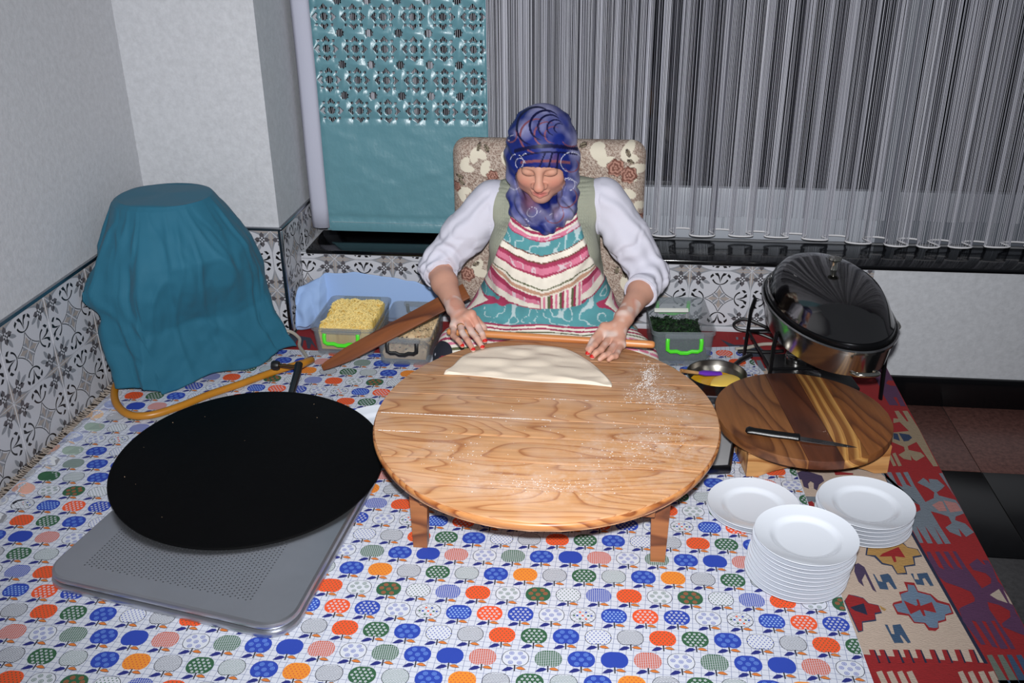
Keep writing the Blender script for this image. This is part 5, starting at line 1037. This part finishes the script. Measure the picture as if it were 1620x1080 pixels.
# head
F.cap((xc,2.955,.57),hp(0,-.03,-.06),.05,.05,k=.03)
def HE(x,f,u,r,k,mode='u'): F.ell(hp(x,f,u),np.array(r)*HS,HR,k=k,mode=mode)
def HC(a,b,ra,rb,k,mode='u'): F.cap(hp(*a),hp(*b),ra*HS,rb*HS,k=k,mode=mode)
HE(0,-.015,.03,(.076,.096,.088),.02); HE(0,.036,-.038,(.065,.060,.082),.03); HE(0,.070,-.103,(.024,.020,.020),.03)
for s in (-1,1): HE(s*.038,.066,-.034,(.027,.024,.026),.025); HE(s*.045,.032,-.072,(.026,.03,.028),.03); HC((s*.036,.082,.014),(s*.008,.090,.012),.009,.010,.02)
for s in (-1,1): HE(s*.032,.104,.000,(.020,.013,.011),.012,'s')
for s in (-1,1): HE(s*.032,.0815,-.003,(.0175,.0125,.0125),.004)
HC((0,.092,.014),(0,.114,-.030),.0085,.0125,.012); HE(0,.117,-.034,(.0150,.0140,.0125),.008)
for s in (-1,1): HE(s*.0145,.104,-.038,(.0095,.0115,.0085),.006); HE(s*.007,.112,-.047,(.0040,.0042,.0040),.002,'s')
HC((-.021,.089,-.0685),(0,.0975,-.0645),.0050,.0062,.005); HC((.021,.089,-.0685),(0,.0975,-.0645),.0050,.0062,.005)
HC((-.018,.089,-.0770),(.0,.0965,-.0790),.0058,.0070,.005); HC((.018,.089,-.0770),(.0,.0965,-.0790),.0058,.0070,.005)
for s in (-1,1): HC((0,.1035,-.0716),(s*.024,.0955,-.0716),.0016,.0018,.002,'s'); HC((s*.020,.101,-.044),(s*.034,.092,-.070),.0020,.0016,.006,'s')
# hands
def hand(W_,mcp,pip,tip,th,zl):
    W_=np.array(W_); pm=sum(mcp)/4
    F.cap(W_,W_*.4+pm*.6,.024,.019,k=.02)
    for i in range(4): F.cap(W_*.75+pm*.25,mcp[i],.0165,.0120,k=.014)
    F.cap(mcp[0],mcp[3],.0115,.0110,k=.012)
    for i in range(4):
        r=(.0100,.0103,.0098,.0088)[i]; d=pip[i]*.45+tip[i]*.55+np.array([0,-.001,.0045])
        F.cap(mcp[i],pip[i],r*1.12,r,k=.005); F.cap(pip[i],d,r,r*.90,k=.003); F.cap(d,tip[i],r*.90,r*.76,k=.003)
    F.cap(W_*.6+pm*.4,th[0],.016,.014,k=.012); F.cap(th[0],th[1],.0135,.0110,k=.006); F.cap(th[1],th[2],.0110,.0085,k=.004)
Z0=.232
Lm=[aty(746,497,2.632),aty(737,503,2.632),aty(727,509,2.631),aty(718,516,2.628)]
Lp=[aty(758,520,2.600),aty(746,525,2.585),aty(731,526,2.578),aty(717,531,2.578)]
Lt=[atz(767,539,Z0+.012),atz(763,549,Z0+.003),atz(748.5,553,Z0+.003),atz(731.5,547,Z0+.008)]
Lth=[aty(752,506,2.668),aty(764,517,2.664),aty(768,527,2.660)]
hand(WrL,Lm,Lp,Lt,Lth,Z0)
Rm=[aty(955,528,2.600),aty(965,534,2.585),aty(975,540,2.572),aty(983,545,2.566)]
Rp=[aty(941,545,2.548),aty(951,553,2.526),aty(963,560,2.508),aty(974,563,2.500)]
Rt=[atz(930,559,Z0+.002),atz(937,564.5,Z0+.001),atz(949,568,Z0+.002),atz(963,569,Z0+.004)]
Rth=[aty(956,517,2.615),aty(940,536,2.575),atz(930,552,Z0+.010)]
hand(WrR,Rm,Rp,Rt,Rth,Z0)
V,Q=F.net(); V=smooth_net(V,Q,1,.35)
# skin colours: cheeks, lips, brows, lash line, floury red-nailed hands
lc=(V-Hc)@HR.T/HS; cols=np.repeat(L3((198,148,127))[None],len(V),0)
def blend(mask,c):
    global cols
    m=np.clip(mask,0,1)[:,None].astype(np.float32); cols=cols*(1-m)+L3(c)*m
hd=(lc[:,1]>.03)&(np.abs(lc[:,0])<.09)&(np.abs(lc[:,2])<.13)
g=lambda x,f,u,s:np.exp(-(((lc[:,0]-x)/s[0])**2+((lc[:,1]-f)/s[1])**2+((lc[:,2]-u)/s[2])**2))*hd
blend(.5*g(0,.12,-.035,(.016,.03,.016)),(206,126,110))
for s in (-1,1):
    blend(.45*g(s*.042,.08,-.036,(.022,.05,.02)),(208,124,108)); blend(.75*g(s*.031,.095,.0215,(.020,.03,.0034)),(150,112,92))
    xx=lc[:,0]-s*.032; lash=np.exp(-((lc[:,2]+.0125-12*xx**2+.0006)/.0016)**2)*(np.abs(xx)<.0175)*hd*(lc[:,1]>.07); blend(.9*lash,(58,38,32))
lip=np.exp(-((lc[:,0])/.021)**4)*np.exp(-((lc[:,2]+.0712)/.0095)**4)*hd*(lc[:,1]>.085); blend(.85*lip,(186,100,96))
nz=vnoise(V,60,3)*.5+vnoise(V,150,4)*.3; cols=cols*(1+.05*nz[:,None])
hm=(V[:,1]<2.72)&(V[:,2]>.2)
fl_=np.clip(vnoise(V,45,6)*.9+.02,0,.55)*hm; cols=cols*(1-fl_[:,None])+L3((226,212,204))*fl_[:,None]
blend(.35*hm*np.clip(vnoise(V,38,12),0,1),(206,122,104))
for T_,P_ in list(zip(Lt,Lp))+list(zip(Rt,Rp))[:2]:
    d=T_-P_; d/=np.linalg.norm(d); rel=V-(T_+d*.0035); tt=rel@d; rr=np.linalg.norm(rel-tt[:,None]*d,axis=1); blend(((tt>-.0045)&(rr<.0090)&(tt<.01)&(rel[:,2]>.0005)).astype(float),(196,24,20))
SK=mat('skin',(214,168,148),.55,attr='print',bump=.12,bscale=260,spec=.35); SK.node_tree.nodes['Principled BSDF'].inputs['Subsurface Weight'].default_value=.08; SK.node_tree.nodes['Principled BSDF'].inputs['Subsurface Radius'].default_value=(.008,.003,.002)
bo=npmesh('body',V-PO,Q,SK,per,cols=cols)
# ring on the left-hand picture finger
rd=Lp[2]-Lm[2]; rd/=np.linalg.norm(rd); rc=Lm[2]*.55+Lp[2]*.45; ax=np.cross(rd,[0,0,1.]); ax/=np.linalg.norm(ax); ay=np.cross(rd,ax)
MB().tube([rc-PO+ax*.0108*math.cos(k*.3927)+ay*.0108*math.sin(k*.3927) for k in range(16)],.0016,6,closed=True).build('ring',mat('gold',(220,176,90),.2,metal=1),per)
def normals(V,Q):
    n=np.cross(V[Q[:,2]]-V[Q[:,0]],V[Q[:,3]]-V[Q[:,1]]); N=np.zeros_like(V)
    for k in range(4):
        for a_ in range(3): N[:,a_]+=np.bincount(Q[:,k],n[:,a_],len(V))
    return N/np.maximum(np.linalg.norm(N,axis=1),1e-12)[:,None]
# ---- white shirt with pushed-up sleeves
def cut_beyond(F,p,n,c,r):
    g_=F.grid(); n=np.array(n)/np.linalg.norm(n); dp=(g_[0]-p[0])*n[0]+(g_[1]-p[1])*n[1]+(g_[2]-p[2])*n[2]
    dd=np.sqrt((g_[0]-c[0])**2+(g_[1]-c[1])**2+(g_[2]-c[2])**2); F.d=np.where(dd<r,np.maximum(F.d,dp),F.d).astype(np.float32)
HmL=ElL*.80+WrL*.20; HmR=ElR*.58+WrR*.42
F=Field((-.72,2.66,.14),(.26,3.18,.66),.0036)
torso(F,.004,low=False)
for s in (-1,1):
    S_,E_,W_=arm_pts(s); hm_=HmL if s<0 else HmR; F.cap(S_,S_*.5+E_*.5,.066,.066,k=.03); F.cap(S_*.5+E_*.5,E_,.066,.057,k=.03); F.cap(E_,E_*.3+W_*.7,.056,.046,k=.02); cut_beyond(F,hm_,W_-E_,W_*.8+E_*.2,np.linalg.norm(W_-hm_)*1.02+.03)
g_=F.grid(); F.d=np.maximum(F.d,.20-g_[2]+0*F.d).astype(np.float32)
V,Q=F.net(); V=smooth_net(V,Q,2); N=normals(V,Q); al=np.zeros(len(V))
wr=np.zeros(len(V))
for s in (-1,1):
    S_,E_,W_=arm_pts(s); ax=E_-S_; L_=np.linalg.norm(ax); ax/=L_; t=(V-S_)@ax; sel=(s*(V[:,0]-(xc+s*.17))>0); n3=vnoise(V,14,2); wr+=sel*(.0035*np.sin(t*95+5*n3)*np.clip((t-.10)/.12,0,1)+.003*vnoise(V,26,5)-.003*np.clip(1-np.abs(vnoise(V*np.array([1,1,1.6]),13,11))/.20,0,1)*np.clip((t-.06)/.1,0,1)); 
    ax2=W_-E_; ax2/=np.linalg.norm(ax2); t2=(V-E_)@ax2; wr+=sel*(.0032*np.sin(t2*150+3*n3))*np.clip((t2+.02)/.03,0,1)
V=V+N*wr[:,None]
SH=mat('white cotton jersey',(204,202,214),.85,bump=.25,bscale=420)
npmesh('shirt',V-PO,Q,SH,per)
for s,p in ((-1,HmL),(1,HmR)):
    S_,E_,W_=arm_pts(s); n=(W_-E_)/np.linalg.norm(W_-E_); a1=np.cross(n,[0,0,1.]); a1/=np.linalg.norm(a1); a2=np.cross(n,a1); t=np.linalg.norm(p-E_)/np.linalg.norm(E_*.3+W_*.7-E_); r=.056+(.046-.056)*t
    MB().tube([p-PO-n*.003+(a1*math.cos(k*.2618)+a2*math.sin(k*.2618))*r for k in range(24)],.0032,6,closed=True).build('cuff',SH,per)
# ---- sage crochet vest
F=Field((-.52,2.72,.18),(.07,3.18,.66),.0036); torso(F,.013,low=False); F.cap((xc,2.93,.52),(xc,2.88,.68),.085,.085,k=.01,mode='s')
for s,S_,E_ in ((-1,ShL,ElL),(1,ShR,ElR)):
    F.cap(S_+np.array([s*.045,-.01,.02]),S_+(E_-S_)*1.1+np.array([s*.03,0,0]),.070,.060,k=.01,mode='s')
    F.cap(S_+np.array([s*.02,-.05,-.07]),S_+np.array([s*.06,-.05,-.25]),.045,.05,k=.01,mode='s')
g_=F.grid(); F.d=np.maximum(F.d,.235-g_[2]+0*F.d).astype(np.float32)
V,Q=F.net(); V=smooth_net(V,Q,2); N=normals(V,Q); V=V+N*(.0025*vnoise(V,18,3))[:,None]
s1=np.sin(V[:,0]*2*np.pi/.014+V[:,2]*2*np.pi/.020)*np.sin(V[:,0]*2*np.pi/.014-V[:,2]*2*np.pi/.020); hole=np.clip((s1-.30)*2.5,0,1)*np.clip(1.3-np.abs(np.abs(V[:,0]-xc)-.115)/.03,0,1)*(V[:,1]<2.99)
cv=L3((148,150,134))[None]*(1+.08*vnoise(V,40,2)[:,None]); V=V-N*(.0045*hole)[:,None]
npmesh('vest',V-PO,Q,mat('sage knit',(150,160,134),.8,attr='print',bump=.5,bscale=300),per,cols=cv)
# ---- dark floral trousers at the side
F=Field((-.62,2.58,.0),(.16,3.12,.26),.004)
for s in (-1,1):
    kx=.268 if s<0 else .28; F.cap((xc+s*.10,2.97,.13),(xc+s*kx,2.75,.090),.087,.072,k=.05); F.cap((xc+s*kx,2.75,.090),(xc-s*.02,2.68,.07),.066,.050,k=.03)
V,Q=F.net(); V=smooth_net(V,Q,2); N=normals(V,Q); V=V+N*(.003*vnoise(V,16,3))[:,None]
n1=vnoise(V,70,5); n2=vnoise(V,55,8); ct=np.where((n1>.55)[:,None],L3((196,196,206)),np.where((n2>.6)[:,None],L3((150,40,52)),L3((20,22,36))))
npmesh('trousers',V-PO,Q,mat('navy floral cotton',(20,22,36),.85,attr='print'),per,cols=ct)
# ---- striped apron over torso and lap
F=Field((-.66,2.56,.03),(.20,3.16,.60),.0034); torso(F,.022,k=.05)
g_=F.grid()
wz=np.interp(g_[2],[.20,.24,.28,.32,.37,.42,.47,.52,.56],[.30,.245,.208,.186,.166,.146,.124,.104,.092]); F.d=np.maximum(F.d,np.abs(g_[0]-xc-.004)-wz).astype(np.float32)
F.d=np.maximum(F.d,(g_[1]-2.97)+0*F.d).astype(np.float32); F.d=np.maximum(F.d,g_[2]-.55+0*F.d).astype(np.float32)
F.ell((xc,2.875,.10),(.27,.20,.105),k=.07)
for s in (-1,1):
    kx=.222 if s<0 else .285; F.cap((xc+s*.10,2.95,.125),(xc+s*kx,2.76,.092),.082,.074,k=.05); F.cap((xc+s*kx,2.76,.092),(xc+s*.12,2.69,.075),.072,.06,k=.05)
for s in (-1,1): F.cap((xc+s*.160,2.935,.170),(xc+s*.240,2.78,.108),.088,.084,k=.05)
F.cap((xc-.215,2.72,.075),(xc+.28,2.72,.075),.062,k=.05)
F.d=np.maximum(F.d,.045-g_[2]+0*F.d).astype(np.float32)
V,Q=F.net(); V=smooth_net(V,Q,2); N=normals(V,Q)
gth=np.sin((V[:,0]-xc)*120+4*vnoise(V,9,3))*.0022*np.clip((V[:,2]-.2)/.1,0,1)+.004*vnoise(V,15,6)+.0045*np.sin(V[:,1]*60+V[:,0]*38)*np.clip((.24-V[:,2])/.05,0,1)*.5
V=V+N*gth[:,None]
dxx=np.abs(V[:,0]-xc); tt=V[:,2]+.92*(V[:,1]-2.80)*np.clip((.27-V[:,2])/.07,0,1)-.50*np.sqrt(dxx**2+.03**2)*np.clip((V[:,2]-.215)/.15,0,1)+.0035*vnoise(V,22,9)
APRON_T=tt
def stripes(t,bands):
    b=np.array([q[0] for q in bands]); c=np.array([L3(q[1]) for q in bands]); i=np.clip(np.searchsorted(-b,-t,side='left')-1,0,len(b)-1); return c[i]
CRM,TEA,CRI,PNK,OLV,BRN,TAN=(226,218,204),(78,142,148),(158,48,82),(206,116,142),(88,92,62),(110,60,50),(184,142,118)
# stripe edges down the front of the apron (metres) and their colours
TB=[0.5353, 0.5213, 0.517, 0.5104, 0.504, 0.4989, 0.4953, 0.4887, 0.4838, 0.4764, 0.4694, 0.4631, 0.4529, 0.4501, 0.4112, 0.4075, 0.3875, 0.3822, 0.3692, 0.3482, 0.3405, 0.3102, 0.3059, 0.2994, 0.2901, 0.2865, 0.2742, 0.261, 0.2559, 0.2473, 0.2447, 0.1881, 0.1784, 0.1684, 0.1596, 0.1509, 0.1449, 0.1324, 0.1199, 0.1074, 0.0949, 0.0824, 0.0699, 0.0574, 0.0449, 0.0324, 0.0199]
TCOL=[TEA,PNK,CRM,CRI,CRM,PNK,CRM,CRI,CRM,CRI,CRM,PNK,CRI,TEA,BRN,CRM,BRN,CRI,PNK,CRI,CRM,OLV,CRM,TAN,CRM,CRI,PNK,CRM,CRM,CRI,TEA,CRI,CRM,CRI,CRM,OLV,CRM,PNK,CRM,CRI,CRM,PNK,CRM,OLV,CRM,PNK,CRM]
col=stripes(tt,[(TB[i] if i else 9,TCOL[i]) for i in range(len(TB))])
# woven leaf scrolls on the teal and pink bands
sw=vnoise(np.column_stack([V[:,0],tt*1.0,np.zeros(len(V))]),46,5); sc_=np.exp(-(sw/.10)**2); lum=col.mean(1); band=((np.abs(col-L3(TEA)).sum(1)<.02)|(np.abs(col-L3(PNK)).sum(1)<.02)); col=np.where((band&(sc_>.6))[:,None],col*.4+L3((214,222,222))*.6,col)
col=col*(1+.07*vnoise(V,80,4)[:,None])
# the small pocket with upright stripes
pk=(V[:,0]>xc-.005)&(V[:,0]<xc+.125)&(tt<.2865)&(tt>.2447)&(V[:,1]<2.95); ki=np.floor((V[:,0]-xc)/.0072).astype(int)%5
col=np.where(pk[:,None],np.array([L3(CRM),L3(PNK),L3(CRM),L3(OLV),L3(CRI)])[ki],col)
npmesh('apron',V-PO,Q,mat('striped apron cotton',(220,210,200),.85,attr='print',bump=.25,bscale=420),per,cols=col)
# ---- headscarf
F=Field((-.40,2.70,.42),(-.05,3.12,.92),.0028)
o=.017
F.ell(hp(0,-.015,.03),(np.array((.080,.097,.078))*HS+o),HR,k=.02); F.ell(hp(0,.020,-.035),(np.array((.074,.066,.088))*HS+o*.9),HR,k=.03)
F.ell(hp(0,-.045,-.075),np.array((.090,.075,.075))*HS,HR,k=.04); F.cap((xc,2.975,.545),hp(0,-.03,-.05),.085,.085,k=.04)
kn=aty(853,334,2.845); F.ell(hp(0,.018,-.118),np.array((.070,.058,.030)),HR,k=.03); F.ell(kn,(.086,.050,.050),k=.03); F.cap(aty(838,333,2.825),aty(862,358,2.808),.036,.022,k=.02); F.cap(aty(885,338,2.82),aty(868,360,2.812),.036,.02,k=.015)
F.cap(hp(.068,.0,-.01),aty(893,325,2.88),.030,.040,k=.05); F.cap(hp(-.066,.0,-.01),aty(826,322,2.88),.030,.036,k=.05)
wn=F._win(Hc-.2,Hc+.2); sl,(gx_,gy_,gz_)=wn; q=[(HR[i][0]*(gx_-Hc[0])+HR[i][1]*(gy_-Hc[1])+HR[i][2]*(gz_-Hc[2]))/HS for i in range(3)]
op=((np.abs(q[0])/(.0700-.28*np.clip(-.055-q[2],0,.07)))**2.3+(np.abs(q[2]+.050)/np.where(q[2]>-.050,.074,.076))**2.6)**(1/2.4)-1
F.d[sl]=np.where(q[1]>.012,np.maximum(F.d[sl],-(op*.07)),F.d[sl]).astype(np.float32)
V,Q=F.net(); V=smooth_net(V,Q,2,.4); N=normals(V,Q); lc=(V-Hc)@HR.T/HS
below=np.clip((-.06-lc[:,2])/.05,0,1); V=V+N*((.0035*vnoise(V,30,4)+.0045*np.sin(V[:,0]*150+V[:,2]*110+3*vnoise(V,18,2)))*below+.0015*vnoise(V,40,7)+.0028*np.sin(V[:,2]*120+V[:,0]*60+2.5*vnoise(V,14,9))*np.clip((np.abs(lc[:,0])-.05)/.02,0,1))[:,None]
X=V[:,0]-Hc[0]; Wv=(V[:,2]-Hc[2])+.23*(V[:,1]-Hc[1]); n0=vnoise(V,16,3)
t=np.clip(.06+1.5*n0+.3*vnoise(V,50,1),0,1)[:,None]; col=L3((20,36,112))*(1-t)+L3((138,138,176))*t
t=np.clip(vnoise(V,13,21)*1.6-.55,0,1)[:,None]; col=col*(1-t)+L3((128,92,112))*t
def pxo(u,v): return (u-857)/515.,-(v-240)/515.
def arc(u,v,r,th,c,a0=None,a1=None,soft=.0008,taper=True):
    global col
    cx,cw=pxo(u,v); dx,dw=X-cx,Wv-cw; rr=np.hypot(dx,dw); an=np.degrees(np.arctan2(dw,dx))%360; w_=th*np.ones(len(V))
    if a0 is not None:
        mid=((an-a0)%360)/((a1-a0)%360 or 360); w_=np.where(((an-a0)%360)<((a1-a0)%360),th*(np.sin(np.clip(mid,0,1)*np.pi)**.5 if taper else 1),0)
    m=np.clip((w_-np.abs(rr-r))/soft,0,1)*(w_>0); col=col*(1-m[:,None])+L3(c)*m[:,None]
NV,RU,WH=(8,10,56),(124,72,84),(206,206,222)
for u,v,r,th in ((853,215,.049,.0036),(868,212,.035,.003),(878,213,.024,.0025)): arc(u,v,r,th,RU,60,280)
for u,v,r,th in ((850,200,.056,.0045),(865,199,.0440,.0042),(872,200,.033,.0036),(880,202,.0225,.003),(886,203,.014,.0024)): arc(u,v,r,th,NV,40,265)
def bandw(v0,sl,cv,th,c,x0=-.2,x1=.2):
    global col
    w0=pxo(857,v0)[1]; m=np.clip((th-np.abs(Wv-(w0+sl*X+cv*X*X)))/.0008,0,1)*(X>x0)*(X<x1)*(lc[:,1]>-.03); col=col*(1-m[:,None])+L3(c)*m[:,None]
bandw(231,.10,-1.5,.0062,NV,-.075,.11); bandw(240.5,.12,-1.5,.0030,NV,-.06,.11); bandw(253,.05,-1.2,.0045,RU,-.055,.09)
for x0,sl in ((.012,.8),(.035,.5),(.055,.2)):
    m=np.clip((.0032-np.abs(X-x0-sl*(Wv+.02)*.5))/.0008,0,1)*(Wv<0.0)*(Wv>-.05)*(lc[:,1]>.0); col=col*(1-m[:,None])+L3(NV)*m[:,None]
for u,v,r in ((822,255,.022),(828,258,.016),(840,252,.02),(818,230,.03),(812,205,.035),(905,255,.03),(900,290,.02),(845,335,.014),(838,348,.016),(836,350,.010),(848,330,.02),(880,345,.018),(900,300,.035),(815,290,.02)): arc(u,v,r,.0011,WH,random.uniform(0,360),random.uniform(0,360),.0006,False)
for u,v,r in ((905,215,.03),(905,260,.02),(898,310,.03),(880,335,.03),(812,215,.02)): arc(u,v,r,.0024,RU,200,60)
col=col*(1+.08*vnoise(V,120,4)[:,None])
npmesh('headscarf',V-PO,Q,mat('satin scarf',(60,70,140),.5,attr='print',spec=.3),per,cols=np.clip(col,0,1))
